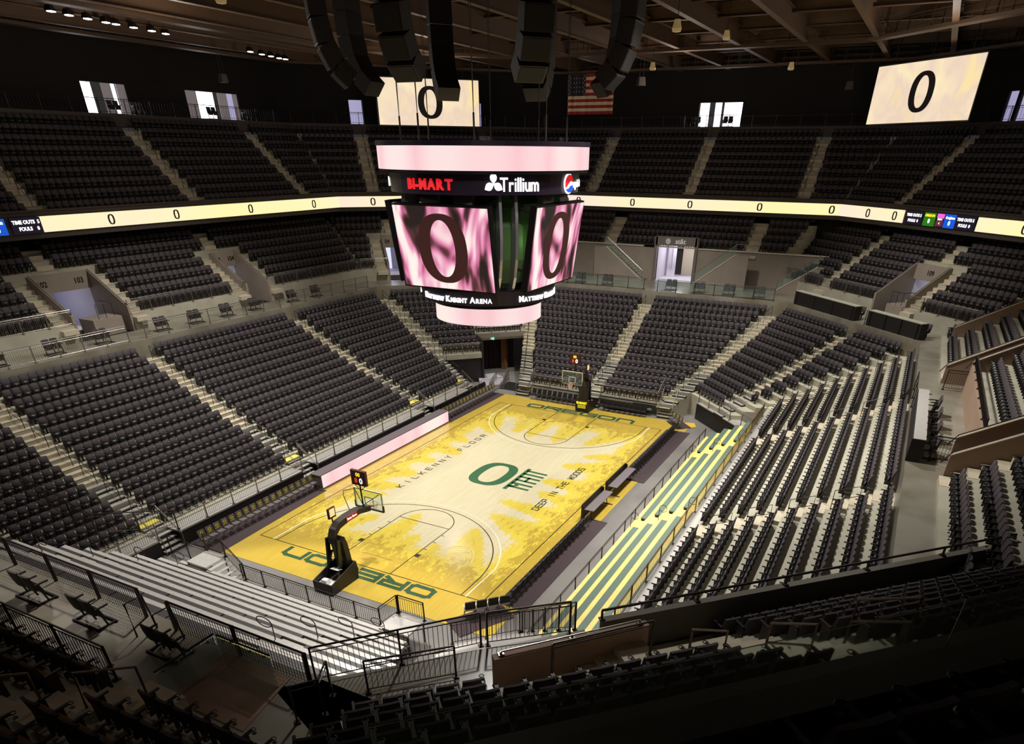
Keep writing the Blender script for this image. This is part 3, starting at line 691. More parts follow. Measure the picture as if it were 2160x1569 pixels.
# walkway front rails
def walk_front(st):
    return V0[st]+TR*15 if st in V0 else 28.95
OWr = octo(24.6, 30.75, 29.05, 31.2)
def lims(st, v, margin=0.0):
    lo, hi = lim_oct(OW_in, st); return lo(v)+margin, hi(v)-margin
gr = 'railings along the front edge of the walkway'
vL = 24.62
for (a, b), w in zip([(-23, -18.5), (-17.2, -7.5), (-6.15, 6.75), (8.05, 18.4)], ('left of the nearest aisle', 'between the two near aisles', 'behind the centre left block', 'beside the far left block')):
    guard([P('L', a, vL, ZW), P('L', b, vL, ZW)], 1.05, 'barred steel railing on the left side walkway %s' % w, group=gr)
vF = 30.78
for (a, b), w in zip([(-12.0, -.9), (.5, 12.0)], ('right of the centre aisle', 'left of the centre aisle')):
    guard([P('F', a, vF, ZW), P('F', b, vF, ZW)], 1.05, 'thin dark railing on the far end walkway %s' % w, group=gr, m_=dkrail, panel=False)
    mb = MB(); mb.prism([P('F', a, vF+.02, ZW+.12), P('F', b, vF+.02, ZW+.12), P('F', b, vF+.02, ZW+.98), P('F', a, vF+.02, ZW+.98)], (.012, 0, 0)); mb.build('glass_screen', glass, label='clear glass under the far end walkway rail %s' % w, cat='glass panel')
vC = 31.3
for (a, b), w in zip([(3.9, 11.7), (-3.0, 2.4)], ('first dark press desk from the far end', 'second dark press desk from the far end')):
    e = empty('press_desk', P('FR', (a+b)/2, vC, ZW), yaw_of('FR'), label='long black skirted desk with pale top, '+w, cat='desk', group='press desks on the right corner walkway')
    ln = b-a
    MB().box((0, .28, 1.08), (ln, .62, .05)).build('desk_top', mat('pale_desk_top', (176, 176, 160), .5), e)
    MB().box((0, .0, .45), (ln, .05, 1.2)).box((-ln/2, .28, .52), (.05, .6, 1.05)).box((ln/2, .28, .52), (.05, .6, 1.05)).build('skirt_panel', black, e)
    for i in range(4): MB().box((-ln/2+.3+i*(ln-.6)/3, -.06, .3), (.06, .05, 1.5)).box((-ln/2+.3+i*(ln-.6)/3, -.08, -.4), (.3, .08, .08)).build('post', dkrail, e)
    for i in range(int(ln/.75)): SEATS.append((P('FR', a+.5+i*.75, vC+1.0, ZW), yaw_of('FR'), 'behind the press desks', i))
guard([P('FR', 2.5, 31.2, ZW), P('FR', 2.5, 31.9, ZW)], 1.05, 'short rail end beside the corner aisle head', group=gr)
# right side walkway: rails, long aluminium desk
e = empty('aluminium_desk', (-1.7, -24.75, ZW), 0, label='long pale aluminium topped press desk on the right side walkway', cat='desk')
MB().box((0, 0, 1.0), (8.3, .5, .05)).build('desk_top', alum, e)
MB().box((0, .27, .5), (8.3, .05, 1.0)).box((-4.13, 0, .5), (.05, .5, 1.0)).box((4.13, 0, .5), (.05, .5, 1.0)).build('skirt_panel', black, e)
for i in range(8): MB().box((-3.7+i, -.3, 1.03), (.05, .16, .03)).build('cup_clip', black, e)
guard([(6.2, -24.42, ZW), (2.6, -24.42, ZW)], 1.0, 'thin dark rail in front of the long aluminium desk', m_=dkrail, group=gr, panel=False)

# portable double chairs on walkways are built later with the seats
DOUBLES = []
for x, w in zip((-21.8, -19.4, -15.6, -12.0, -8.6), 'abcde'): DOUBLES.append(('L', x, 25.7))
for x in (-3.9, -.9, 2.1, 5.1, 9.4, 12.4): DOUBLES.append(('L', x, 25.7))
for y in (10.8, 7.8, 4.8, -1.9, -4.7, -7.6, -10.4): DOUBLES.append(('F', y, 31.9))
for y in (-1.8, -4.5, -7.6, 1.6): DOUBLES.append(('N', y, 29.9))
for x in (1.7, -.4, -2.5, -4.6): DOUBLES.append(('R', x, 25.35))

# ------------------------------------------------------------------ far end wall and lounge entry
tier('wall_far_upper', 'F', [(37.0, 37.3, 10.8)], K(-15.2), K(-2.75), ZW, conc_wall, **S)
tier('wall_far_upper', 'F', [(37.0, 37.3, 10.8)], K(1.75), K(15.2), ZW, conc_wall, **S)
mb = MB(); mb.box((37.15, -6, 10.84), (.5, 17.9, .08)); mb.box((37.15, 8.5, 10.84), (.5, 13.4, .08)); mb.build('trim_far_wall_cap', mat('cap_stone', (196, 188, 176), .6), **S)
e = empty('lounge_entry', (36.95, -.5, ZW), -math.pi/2, label='lit entry with at&t sign in the middle of the far end wall', cat='entrance')
MB().box((-2.12, .15, 2.05), (.3, .6, 4.1)).box((2.12, .15, 2.05), (.3, .6, 4.1)).box((0, .1, 3.72), (4.3, .5, .78)).build('frame', mat('warm_grey_metal', (112, 104, 98), .5), e)
MB().box((0, 2.6, 0.02), (4.0, 5, .04)).box((-2.0, 2.6, 1.7), (.06, 5, 3.4)).box((2.0, 2.6, 1.7), (.06, 5, 3.4)).box((0, 2.6, 3.42), (4, 5, .05)).build('passage', white, e)
MB().box((.1, 4.9, 1.7), (1.3, .1, 3.3)).build('back_panel', mat('cream_panel', (208, 198, 170), .6), e)
MB().box((1.3, 4.95, 1.7), (1.2, .1, 3.4)).build('daylit_pane', mat('soft_daylight', (240, 240, 255), .5, emit=(238, 236, 255), estr=1.1), e)
MB().box((-1.25, 3.2, 1.7), (.9, .1, 3.3)).box((-1.1, 3.1, 1.6), (.1, .06, 2.2)).build('inner_door', white, e)
MS = Matrix([[1, 0, 0, .45], [0, 0, -1, -.16], [0, 1, 0, 3.72], [0, 0, 0, 1]])
vert_text('at&t', .62, mat('pale_sign_letter', (200, 196, 196), .5, emit=(200, 196, 200), estr=.25), e, MS, bold=.01)
mb = MB()
for i in range(6):
    zz = 3.5+i*.085; hw = math.sqrt(max(.02, .26**2-(zz-3.72)**2)); mb.box((-.85, -.17, zz), (2*hw, .02, .05))
mb.build('striped_globe_sign', MATS['pale_sign_letter'], e)
l = bpy.data.lights.new('entry_light', 'POINT'); l.energy = 110; l.color = (.95, .93, 1); l.shadow_soft_size = .5
o = bpy.data.objects.new('entry_light', l); COL.objects.link(o); o.location = (39.2, -.5, 10.4)
def wall_stair(name, u0, z0, u1, z1, v, lab):
    """stair climbing along the far wall with a solid flank and glass rail"""
    n = 14; mb = MB()
    for i in range(n):
        a = u0+(u1-u0)*i/n; b = u0+(u1-u0)*(i+1)/n; z = z0+(z1-z0)*(i+1)/n
        mb.prism([P('F', a, v, ZW), P('F', b, v, ZW), P('F', b, v+1.5, ZW), P('F', a, v+1.5, ZW)], (0, 0, z-ZW))
    o = mb.build('wall_stairs', conc_step, label=lab, cat='stairs')
    mb = MB(); e_ = (u1-u0)/abs(u1-u0)*1.3
    mb.prism([P('F', u0, v-.16, ZW), P('F', u1+e_, v-.16, ZW), P('F', u1+e_, v-.16, z1+.12), P('F', u1, v-.16, z1+.12), P('F', u0, v-.16, z0+.12)], (.15, 0, 0)); mb.build('flank_wall', conc_wall, o)
    mb = MB(); mb.prism([P('F', u0, v-.1, z0+.15), P('F', u1, v-.1, z1+.15), P('F', u1, v-.1, z1+1.0), P('F', u0, v-.1, z0+1.0)], (.015, 0, 0)); mb.build('glass_panel', glass, o)
    mb = MB(); mb.tube([P('F', u0, v-.09, z0+.1), P('F', u0, v-.09, z0+1.02), P('F', u1, v-.09, z1+1.02), P('F', u1+e_*.6, v-.09, z1+1.02)], .03, 6); mb.build('handrail', steel, o)
    mb = MB(); mb.prism([P('F', u0, v-.2, z0+.1), P('F', u1, v-.2, z1+.1), P('F', u1, v-.2, z1+.2), P('F', u0, v-.2, z0+.2)], (.2, 0, 0)); mb.build('cap_strip', MATS['cap_stone'], o)
wall_stair('stair', -3.1, 7.75, -7.0, 10.6, 35.3, 'concrete stair with glass rail right of the lit far entry')
wall_stair('stair', 2.3, 7.75, 6.4, 10.6, 35.3, 'concrete stair with glass rail left of the lit far entry')
wall_stair('stair', -11.3, 7.75, -14.7, 10.0, 35.6, 'concrete stair with glass rail at the far right end of the far wall')

# ------------------------------------------------------------------ upper deck
RB = octo(31.7, 40.9, 40.9, 39.44); RBb = octo(32.1, 41.3, 41.3, 39.84)
TU = .82
V3 = {'L': 32.1, 'R': 32.1, 'F': 41.3, 'N': 41.3, 'FL': 39.84, 'FR': 39.84, 'NL': 39.84, 'NR': 39.84}
OU_in = octo(32.1, 41.3, 41.3, 39.84)
OU_bk = octo(32.1+9*TU, 41.3+9*TU, 41.3+9*TU, 39.84+9*TU); OU_w = octo(42.2, 51.4, 51.4, 49.94)
T3A = {'L': [-19.0, -6.0, 7.5, 20.4], 'F': [-11.2, 0.2, 11.2], 'FL': [-1.7, 12.0], 'FR': [-.6, 12.0], 'R': [-6, 7.5], 'NR': [-9, 12], 'N': [], 'NL': []}
for st in ('L', 'FL', 'F', 'FR', 'R', 'NR'):
    rr = [(V3[st]+TU*j, V3[st]+TU*(j+1), 14.75+.655*j) for j in range(9)]
    lo, hi = lim_oct(OU_in, st)
    tier('floor_upper_deck_'+NAMES[st].replace(' ', '_'), st, rr, lo, hi, 14.3, concrete, **S)
    if st == 'R': continue
    for j, (a, b, z) in enumerate(rr):
        seat_row(st, a, z, segs_of(a+.4, lo, hi, [K(q) for q in T3A[st]]), NAMES[st]+' upper deck', j, off=.32)
    if st == 'NR': continue
    for i, q in enumerate(T3A[st]):
        aisle(st, rr, K(q), 1.2, 'dim steps of the %s upper deck aisle, %s from its near end' % (NAMES[st], ORD[i]), skip=True)
        aisle_rails(st, rr, K(q), '%s upper deck aisle %s' % (NAMES[st], ORD[i]), off=.15, grp='short handrails standing in the upper deck aisles')
# balcony front, ribbon screens
ring('wall_balcony_front', 13.94, 14.3, octo(31.78, 40.98, 40.98, 39.52), octo(35.5, 42.5, 42.5, 42.0), fascia, **S)
ring('wall_balcony_parapet', 13.6, 15.22, octo(31.85, 41.05, 41.05, 39.6), octo(32.1, 41.3, 41.3, 39.86), fascia, **S)
ring('trim_balcony_cap', 15.22, 15.28, octo(31.72, 40.92, 40.92, 39.46), octo(32.16, 41.36, 41.36, 39.92), mat('cap_dark', (78, 66, 58), .5), **S)
ring('wall_below_deck', 10.0, 14.0, octo(34.9, 42.0, 39.5, 41.8), octo(35.1, 42.2, 39.7, 42.0), curtain, ['L', 'FL', 'F', 'FR', 'R'], **S)
def edge(st, oc):
    i = OSIDES.index(st); n, t = FR[st]; a = Vector((*oc[i-1], 0)); b = Vector((*oc[i], 0)); ua, ub = sorted((a.dot(t), b.dot(t))); return ua, ub, a.dot(n)
RIB = {}
ZR0, ZR1 = 13.96, 14.90
for st in ('L', 'FL', 'F', 'FR', 'R'):
    ua, ub, v = edge(st, RB); RIB[st] = v
    if st == 'R': ub, ua = ub, ub-14
    e = empty('ribbon_screen', P(st, (ua+ub)/2, v, ZR0), yaw_of(st), label='long lit cream ribbon screen on the %s balcony front' % NAMES[st], cat='led screen', group='ribbon screens round the balcony front')
    ln = ub-ua; flip = -1 if FR[st][1].dot(Vector((math.cos(yaw_of(st)), math.sin(yaw_of(st)), 0))) < 0 else 1
    segs = [(ua, ub)]
    if st == 'L': segs = [(ua, -12.6), (-6.55, ub)]
    if st == 'FR': segs = [(10.2, ub), (ua, 2.6)]
    mb = MB()
    for a, b in segs: MB().box((((a+b)/2-(ua+ub)/2)*flip, .04, .47), (b-a, .08, .94)).build('lit_face', cream_led, e)
    MB().box((0, .12, .47), (ln, .06, 1.06)).build('cabinet', black, e)
    def O_(u, sc=1.0):
        mb = MB(); ellipse_ring(mb, ((u-(ua+ub)/2)*flip, -.005, .47), (1, 0, 0), (0, 0, 1), .52*sc, .66*sc, .26*sc, .52*sc, (0, -.015, 0)); mb.build('letter_o', blackv, e)
    OL = {'L': [-1.3, 4.4, 12.2, 20.3, -18.0], 'FL': [-2.0, 4.5, 11], 'F': [12.3, 6.0, -.3, -7.4, -14.2], 'FR': [14.5, 11.2, -1.6], 'R': [18, 10]}[st]
    for u in OL: O_(u)
    def txt(s, u, z, size, m_, bold=.01):
        x = (u-(ua+ub)/2)*flip
        vert_text(s, size, m_, e, Matrix([[1, 0, 0, x], [0, 0, -1, -.02], [0, 1, 0, z], [0, 0, 0, 1]]), bold=bold)
    def pnl(u, w, m_, z=.47, h=.94):
        MB().box(((u-(ua+ub)/2)*flip, .0, z), (w, .03, h)).build('score_panel', m_, e)
    if st == 'L':
        pnl(-7.5, 2.0, dk_scr); txt('TIME OUTS  5', -7.5, .66, .3, whitev); txt('FOULS    0', -7.4, .27, .3, whitev)
        pnl(-9.6, 1.5, blue_scr); txt('Creighton', -9.6, .72, .3, whitev); txt('0', -9.4, .3, .42, whitev)
        pnl(-11.5, 2.0, dk_scr)
    if st == 'FR':
        pnl(9.0, 1.9, dk_scr); txt('TIME OUTS 5', 9.0, .66, .28, whitev); txt('FOULS  0', 9.0, .27, .28, whitev)
        pnl(7.3, 1.2, green_scr); txt('OREGON', 7.3, .74, .24, yel_dig); txt('0', 7.3, .34, .42, whitev)
        pnl(6.2, .7, mag_scr, .78, .3); pnl(6.2, .7, mat('plum_score_panel', (90, 30, 80), .4, emit=(96, 34, 84), estr=.8), .26, .4); txt('HALF 1', 6.2, .54, .15, whitev); txt('<', 6.2, .26, .3, yel_dig)
        pnl(5.2, 1.1, blue_scr); txt('Creighton', 5.2, .7, .22, whitev); txt('0', 5.2, .32, .42, whitev)
        pnl(3.7, 1.9, dk_scr); txt('TIME OUTS 5', 3.7, .66, .28, whitev); txt('FOULS  0', 3.7, .27, .28, whitev)
# thin glass guard above the near parapet
mb = MB(); mb.prism([P('NR', -11, 39.6, 15.28), P('NR', 12, 39.6, 15.28), P('NR', 12, 39.6, 15.75), P('NR', -11, 39.6, 15.75)], P('NR', 0, .012, 0))
e = mb.build('glass_guard', glass, label='low clear glass guard along the ledge just below the viewer', cat='glass guard')
for u in (-6.2, -3.4, -.4, 2.4): MB().box(P('NR', u, 39.6, 15.52), (.012, .012, .48)).build('glass_seam', steel, e)
# upper concourse
ring('floor_upper_concourse', 20.3, 21.15, OU_bk, octo(42.3, 51.5, 51.5, 50.04), fascia, **S)
for st in ('L', 'FL', 'F', 'FR'):
    ua, ub, v = edge(st, octo(39.62, 48.82, 48.82, 47.36))
    guard([P(st, ua, v, 21.15), P(st, ub, v, 21.15)], 1.0, 'dark barred rail along the %s upper concourse edge' % NAMES[st], m_=dkrail, panel=True, bal=.28, post=2.4, group='rails along the upper concourse edge')
# outer walls with door openings
OPEN = {'L': [(6.7, 10.9), (16.9, 23.3)], 'F': [(-1.8, 2.9)], 'FL': [(-2.3, -.8), (11.5, 12.6)], 'FR': [(12.2, 13.2), (10.8, 11.9)]}
def wall_seg(nm, st, a, b, z0, z1, v, m_=curtain):
    mb = MB(); mb.prism([P(st, a, v, z0), P(st, b, v, z0), P(st, b, v+.25, z0), P(st, a, v+.25, z0)], (0, 0, z1-z0)); return mb.build(nm, m_, **S)
nwin = 1
for st in OSIDES:
    ua, ub, v = edge(st, OU_w); x = ua; nm = 'wall_'+NAMES[st].replace(' ', '_')
    z0 = 21.15 if st not in ('N', 'NL') else 0
    for a, b in sorted(OPEN.get(st, [])):
        wall_seg(nm, st, x, a, z0, 29.2, v); wall_seg(nm, st, a, b, 23.35, 29.2, v); x = b
    wall_seg(nm, st, x, ub, z0, 29.2, v)
LITS = {'L': [(6.7, 7.9, 1), (8.7, 9.6, 0), (9.6, 10.1, 1), (10.1, 10.9, 0), (16.9, 18.3, 0), (18.6, 20.5, 1), (20.9, 22.0, 0), (22.0, 22.7, 2), (22.7, 23.3, 0)],
        'F': [(1.9, 2.9, 1), (.55, 1.25, 1), (-1.8, .25, 1)], 'FL': [(-2.3, -.9, 2), (11.5, 12.6, 2)], 'FR': [(12.2, 13.2, 2), (10.8, 11.9, 2)]}
soft = mat('soft_blue_daylight', (220, 220, 240), .5, emit=(176, 172, 214), estr=.75)
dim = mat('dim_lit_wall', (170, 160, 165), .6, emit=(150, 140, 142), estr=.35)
for st, q in LITS.items():
    v = edge(st, OU_w)[2]
    for a, b, kd in q:
        mb = MB(); mb.prism([P(st, a, v+(.5 if kd == 1 else .3), 21.15), P(st, b, v+(.5 if kd == 1 else .3), 21.15), P(st, b, v+(.5 if kd == 1 else .3), 23.35), P(st, a, v+(.5 if kd == 1 else .3), 23.35)], P(st, 0, .06, 0))
        mb.build('window_%d' % nwin, {0: dim, 1: daylight, 2: soft}[kd], **S); nwin += 1
for st, u in (('L', 7.6), ('L', 19.6), ('F', .4)):
    l = bpy.data.lights.new('door_daylight', 'AREA'); l.energy = 60; l.size = 1.6; l.size_y = 2; l.shape = 'RECTANGLE'; l.color = (.9, .92, 1)
    o = bpy.data.objects.new('door_daylight', l); COL.objects.link(o); o.location = P(st, u, edge(st, OU_w)[2]-.1, 22.3); n = -FR[st][0]; o.rotation_euler = n.to_track_quat('-Z', 'Z').to_euler()
for st, u in (('L', 7.8), ('L', 10.0), ('L', 17.9), ('L', 22.0), ('F', 2.6), ('F', -.9)): DOUBLES.append((st, u, edge(st, OU_w)[2]-2.0, 21.15))

# ------------------------------------------------------------------ roof
mb = MB(); mb.box((0, 0, 29.3), (106, 88, .3)); mb.build('ceiling', brownd, **S)
def ibeam(mb, p, q, w, h, M=None):
    p = Vector(p); q = Vector(q); d = q-p; ln = d.length; c = (p+q)/2; Mx = Matrix.Translation(c) @ d.to_track_quat('X', 'Z').to_matrix().to_4x4()
    mb.box((0, 0, -h/2), (ln, w, .05), Mx); mb.box((0, 0, h/2), (ln, w, .05), Mx); mb.box((0, 0, 0), (ln, .04, h), Mx)
nb = 0
for y in (-36.4, -31.2, -26, -20.8, -15.6, -10.4, -5.2, 0, 5.2, 10.4, 15.6, 20.8, 26, 31.2, 36.4):
    x1 = 51 if abs(y) < 20 else 51-(abs(y)-20)*1.0
    mb = MB(); ibeam(mb, (-x1, y, 26.6), (x1, y, 26.6), .42, 1.05); mb.build('beam_long', brown, **S)
for i in range(-7, 8):
    x = 5.0+6.65*i; yl = 42 if abs(x) < 28 else 42-(abs(x)-28)
    mb = MB(); ibeam(mb, (x, -yl, 27.3), (x, yl, 27.3), .32, .8); mb.box((x, 0, 27.75), (.1, 2*yl, .9)); mb.build('beam_cross', brown, **S)
for s in range(-4, 5):
    for t_ in (-1, 1):
        x = 5+6.65*s+(3.3 if t_ > 0 else 0)
        mb = MB(); mb.tube([(x-9, t_*14, 27.9), (x+1, t_*3, 27.9)], .09, 5); mb.tube([(x-6, t_*22, 27.9), (x+7, t_*33, 27.9)], .09, 5); mb.build('beam_brace', brown, **S)
# catwalks on octagon
for zz, oc in ((25.95, octo(27.5, 33, 33, 34)), (25.95, octo(38.6, 47.6, 47.6, 46.3))):
    for i in range(8):
        a = Vector((*oc[i-1], zz)); b = Vector((*oc[i], zz)); mb = MB()
        d = (b-a); ln = d.length; Mx = Matrix.Translation((a+b)/2) @ d.to_track_quat('X', 'Z').to_matrix().to_4x4()
        mb.box((0, 0, 0), (ln, .9, .06), Mx)
        for yy in (-.45, .45):
            mb.box((0, yy, 1.0), (ln, .04, .04), Mx); mb.box((0, yy, .5), (ln, .03, .03), Mx); mb.box((0, yy, .1), (ln, .03, .16), Mx)
            for k in range(int(ln/2.2)): mb.box((-ln/2+1+k*2.2, yy, .5), (.04, .04, 1.0), Mx)
        for k in range(int(ln/4.4)): mb.box((-ln/2+2+k*4.4, 0, 1.9), (.05, .9, .05), Mx); mb.box((-ln/2+2+k*4.4, .45, 1.5), (.05, .05, 2.4), Mx); mb.box((-ln/2+2+k*4.4, -.45, 1.5), (.05, .05, 2.4), Mx)
        mb.build('catwalk', mat('catwalk_steel', (86, 66, 50), .5, metal=.3), label='brown steel catwalk hanging under the roof over the %s, %s ring' % (NAMES[OSIDES[i]], 'inner' if oc[0][1] < 30 else 'outer'), cat='catwalk', group='catwalks under the roof')

# ------------------------------------------------------------------ seats
def seat_meshes(hi):
    """parts of one tip-up stadium seat; origin on the tread under the seat, +Y towards the back"""
    parts = {}
    w = .47
    def back(mb):
        n = 6 if hi else 2; vs = []
        xs = np.linspace(-w/2, w/2, n+1)
        for yy, off in ((0, 0), (1, .075)):
            for zz in (0, 1, 2):
                for x in xs:
                    c = (x/(w/2))**2
                    z = (.42, .66, .93)[zz]-(.02*c**2 if zz == 2 else 0)
                    vs.append((x*(.96 if zz == 2 else 1), .17+.10*(z-.42)/.5+off*(.8 if zz == 2 else 1)-.03*c, z))
        m_ = n+1; fs = []
        for k in range(2):
            o = k*3*m_
            for r in range(2):
                for i in range(n):
                    q = (o+r*m_+i, o+r*m_+i+1, o+(r+1)*m_+i+1, o+(r+1)*m_+i); fs.append(q if k == 0 else q[::-1])
        o = 3*m_
        for i in range(n): fs.append((2*m_+i, 2*m_+i+1, o+2*m_+i+1, o+2*m_+i)); fs.append((i+1, i, o+i, o+i+1))
        for r in range(2):
            fs.append((r*m_, (r+1)*m_, o+(r+1)*m_, o+r*m_)); fs.append((r*m_+n, o+r*m_+n, o+(r+1)*m_+n, (r+1)*m_+n))
        mb.add(vs, fs, 0)
    mb = MB(); back(mb); parts['backrest'] = mb
    mb = MB()   # folded seat pan: curved slab standing in front of the back
    Mx = Matrix.Translation((0, .075, .45)) @ Matrix.Rotation(math.radians(-14), 4, 'X')
    mb.box((0, 0, 0), (w-.05, .085, .27), Mx, 1, taper=.94)
    mb.box((0, -.005, .14), (w-.06, .07, .02), Mx, 1)
    parts['seat_pan'] = mb
    for sgn in (-1, 1):
        mb = MB(); x = sgn*.262
        if sgn > 0 and not hi: continue
        mb.box((x, .03, .62), (.05, .34, .035), None, 1); mb.box((x, .10, .36), (.04, .26, .50), None, 1)
        parts['armrest' if sgn < 0 else 'armrest_b'] = mb
    mb = MB(); mb.box((0, .19, .2), (.07, .07, .44), None, 1); mb.box((0, .16, .38), (.46, .1, .05), None, 1); parts['support_bracket'] = mb
    mb = MB()
    if hi:
        c = (-.262, -.17, .6)
        mb.tube([(c[0]+.05*math.cos(a), c[1]+.05*math.sin(a), c[2]) for a in np.linspace(0, 2*math.pi, 13)[:-1]], .011, 4, 1, closed=True)
        mb.tube([(c[0], c[1]+.04, c[2]-.01), (c[0], -.02+.03, .6)], .014, 4, 1); mb.box((c[0], c[1], c[2]-.1), (.07, .07, .02), None, 1)
        parts['cup_holder'] = mb
    return parts
def flatten(parts):
    mb = MB()
    for q in parts.values(): mb.add(q.v, q.f); mb.m[-len(q.f):] = q.m
    return mb
def in_view(p, mar=60):
    x, y, z = project(p); return z > .3 and -mar < x < 2160+mar and -mar < y < 1569+mar*2
keep = []
ucMn = None
for (p, yw, ar, row) in SEATS:
    pp = (p.x, p.y, p.z+.6)
    if not in_view(pp): continue
    x, y, z = project(pp)
    if (Vector(pp)-Vector(CAM)).length < 1.5: continue
    if 'deck' not in ar and y > 1540-(x-1040)*.215+18: continue     # nothing below the ledge shows
    # far-below corner pieces cut by portals already
    keep.append((z, p, yw, ar, row))
keep.sort(key=lambda q: q[0])
near = keep[:300]; rest = keep[300:]
hp = seat_meshes(True)
smats = [seat_fab, seat_pls]
hm = {k: q.mesh(k.replace('_b', ''), smats) for k, q in hp.items()}
for me in hm.values():
    for p_ in me.polygons: p_.use_smooth = False
gold_pan = hp['seat_pan'].mesh('seat_pan', [seat_yel, seat_yel])
yellow_logo = mat('yellow_logo', (214, 204, 50), .5)
HI = {}
protos = {}
def seat_proto():
    e = empty('stadium_seat'); COL.objects.unlink(e)
    for k, me in hm.items():
        c = bpy.data.objects.new(k.replace('_b', ''), me); c.parent = e; kids(e, c)
    return e
proto = seat_proto()
rows_words = ['first', 'second', 'third', 'fourth', 'fifth', 'sixth', 'seventh', 'eighth', 'ninth', 'tenth', 'eleventh', 'twelfth', 'thirteenth', 'fourteenth', 'fifteenth', 'sixteenth', 'seventeenth']
AD = {'near corner rows behind the parapet': ('near corner block behind the parapets', 'dark tip-up seat'), 'near end rows above the walkway': ('shadowed near end block', 'dark tip-up seat with gold underside'),
      'near corner upper deck': ('unlit upper deck at the viewer', 'almost black tip-up seat')}
for z_, p, yw, ar, row in near:
    a, b = AD.get(ar, (ar, 'charcoal tip-up seat'))
    e = copy_tree(proto, label='%s, %s row, %s' % (b, rows_words[min(row, 16)], a), category='seat', group='tip-up seats, %s row, %s' % (rows_words[min(row, 16)], a))
    e.location = p; e.rotation_euler = (0, 0, yw)
    if ar.startswith('near end'):
        for c in KIDS[e.name]:
            if c.name.startswith('seat_pan'): c.data = gold_pan
lp = flatten(seat_meshes(False)); bv = np.array(lp.v); bf = np.array([list(f)+[-1]*(4-len(f)) for f in lp.f]); bm_ = np.array(lp.m)
# every far seat in one mesh
n = len(rest); nv = len(bv); nf = len(bf)
V = np.zeros((n, nv, 3), np.float32)
for i, (z_, p, yw, ar, row) in enumerate(rest):
    c, s = math.cos(yw), math.sin(yw)
    V[i, :, 0] = bv[:, 0]*c-bv[:, 1]*s+p.x; V[i, :, 1] = bv[:, 0]*s+bv[:, 1]*c+p.y; V[i, :, 2] = bv[:, 2]+p.z
F = (bf[None]+(np.arange(n)*nv)[:, None, None]).reshape(-1, 4)
me = bpy.data.meshes.new('stadium_seats'); me.vertices.add(n*nv); me.vertices.foreach_set('co', V.ravel())
me.loops.add(n*nf*4); me.loops.foreach_set('vertex_index', F.ravel().astype(np.int32)); me.polygons.add(n*nf)
me.polygons.foreach_set('loop_start', (np.arange(n*nf)*4).astype(np.int32)); me.polygons.foreach_set('loop_total', np.full(n*nf, 4, np.int32))
for m_ in smats: me.materials.append(m_)
me.polygons.foreach_set('material_index', np.tile(bm_, n).astype(np.int32)); me.update(calc_edges=True); me.validate()
link('stadium_seats', me, label='the thousands of charcoal tip-up seats filling the stands of the arena', cat='seats', kind='stuff')
print('seats', len(keep), n, nv)

# double chairs on the walkways
def double_proto():
    e = empty('portable_double_chair'); COL.objects.unlink(e)
    for x in (-.27, .27):
        for k in ('backrest', 'seat_pan'):
            q = hp[k]; mb = MB(); mb.add([(a+x, b, c) for a, b, c in q.v], q.f); mb.m = list(q.m)
            c = bpy.data.objects.new(k, mb.mesh(k, smats)); c.parent = e; kids(e, c)
    for x in (-.53, 0, .53):
        mb = MB(); mb.box((x, .02, .62), (.05, .38, .04)); mb.tube([(x, .14, .6), (x, .02, .04)], .03, 5); c = bpy.data.objects.new('armrest', mb.mesh('armrest', [seat_pls])); c.parent = e; kids(e, c)
    mb = MB(); mb.box((0, -.2, .025), (1.2, .05, .05)); mb.box((0, .32, .025), (1.2, .05, .05)); mb.box((-.53, .05, .025), (.05, .55, .05)); mb.box((.53, .05, .025), (.05, .55, .05))
    c = bpy.data.objects.new('base_frame', mb.mesh('base_frame', [seat_pls])); c.parent = e; kids(e, c)
    return e
dp = double_proto()
cnt = {}
for d in DOUBLES:
    st, u, v = d[:3]; z = d[3] if len(d) > 3 else ZW; p = P(st, u, v, z); k = (st, z > 10)
    cnt[k] = cnt.get(k, 0)+1
    lab = 'black double chair on the %s %s, number %s along it' % (NAMES[st], 'upper concourse in a bright doorway' if z > 10 else 'walkway', ORD[min(cnt[k]-1, 10)])
    e = copy_tree(dp, label=lab, category='chair', group='portable double chairs on the walkways'); e.location = p; e.rotation_euler = (0, 0, yaw_of(st))

# ------------------------------------------------------------------ courtside chairs
def chair_proto(logo, legmat, fab):
    e = empty('courtside_chair'); COL.objects.unlink(e)
    def part(nm, mb, ms):
        c = bpy.data.objects.new(nm, mb.mesh(nm, ms)); c.parent = e; kids(e, c); return c
    Mx = Matrix.Translation((0, .21, .72)) @ Matrix.Rotation(math.radians(-10), 4, 'X')
    mb = MB(); mb.box((0, 0, 0), (.46, .06, .42), Mx, 0, taper=.92); part('backrest', mb, [fab])
    mb = MB(); mb.box((0, -.03, .45), (.47, .44, .08), None, 0, taper=.95); part('seat', mb, [fab])
    for x in (-.22, .22):
        mb = MB(); mb.tube([(x, -.24, 0), (x, .02, .42), (x, .24, .9)], .016, 5); mb.tube([(x, .24, 0), (x, -.08, .42)], .016, 5); part('leg', mb, [legmat])
    if logo:
        mb = MB(); q = Mx
        o = [q @ Vector((.11*math.cos(a), -.036, .05+.085*math.sin(a))) for a in np.linspace(0, 2*math.pi, 17)[:-1]]; i_ = [q @ Vector((.055*math.cos(a), -.036, .05+.055*math.sin(a))) for a in np.linspace(0, 2*math.pi, 17)[:-1]]
        mb.ring(o, i_, (0, -.004, 0)); mb.box((0, -.037, -.1), (.3, .004, .03), q); part('logo', mb, [yellow_logo])
    return e
cfab = mat('courtside_chair_grey', (96, 88, 88), .7); cp1 = chair_proto(True, steel, cfab); cp2 = chair_proto(False, dkrail, black)
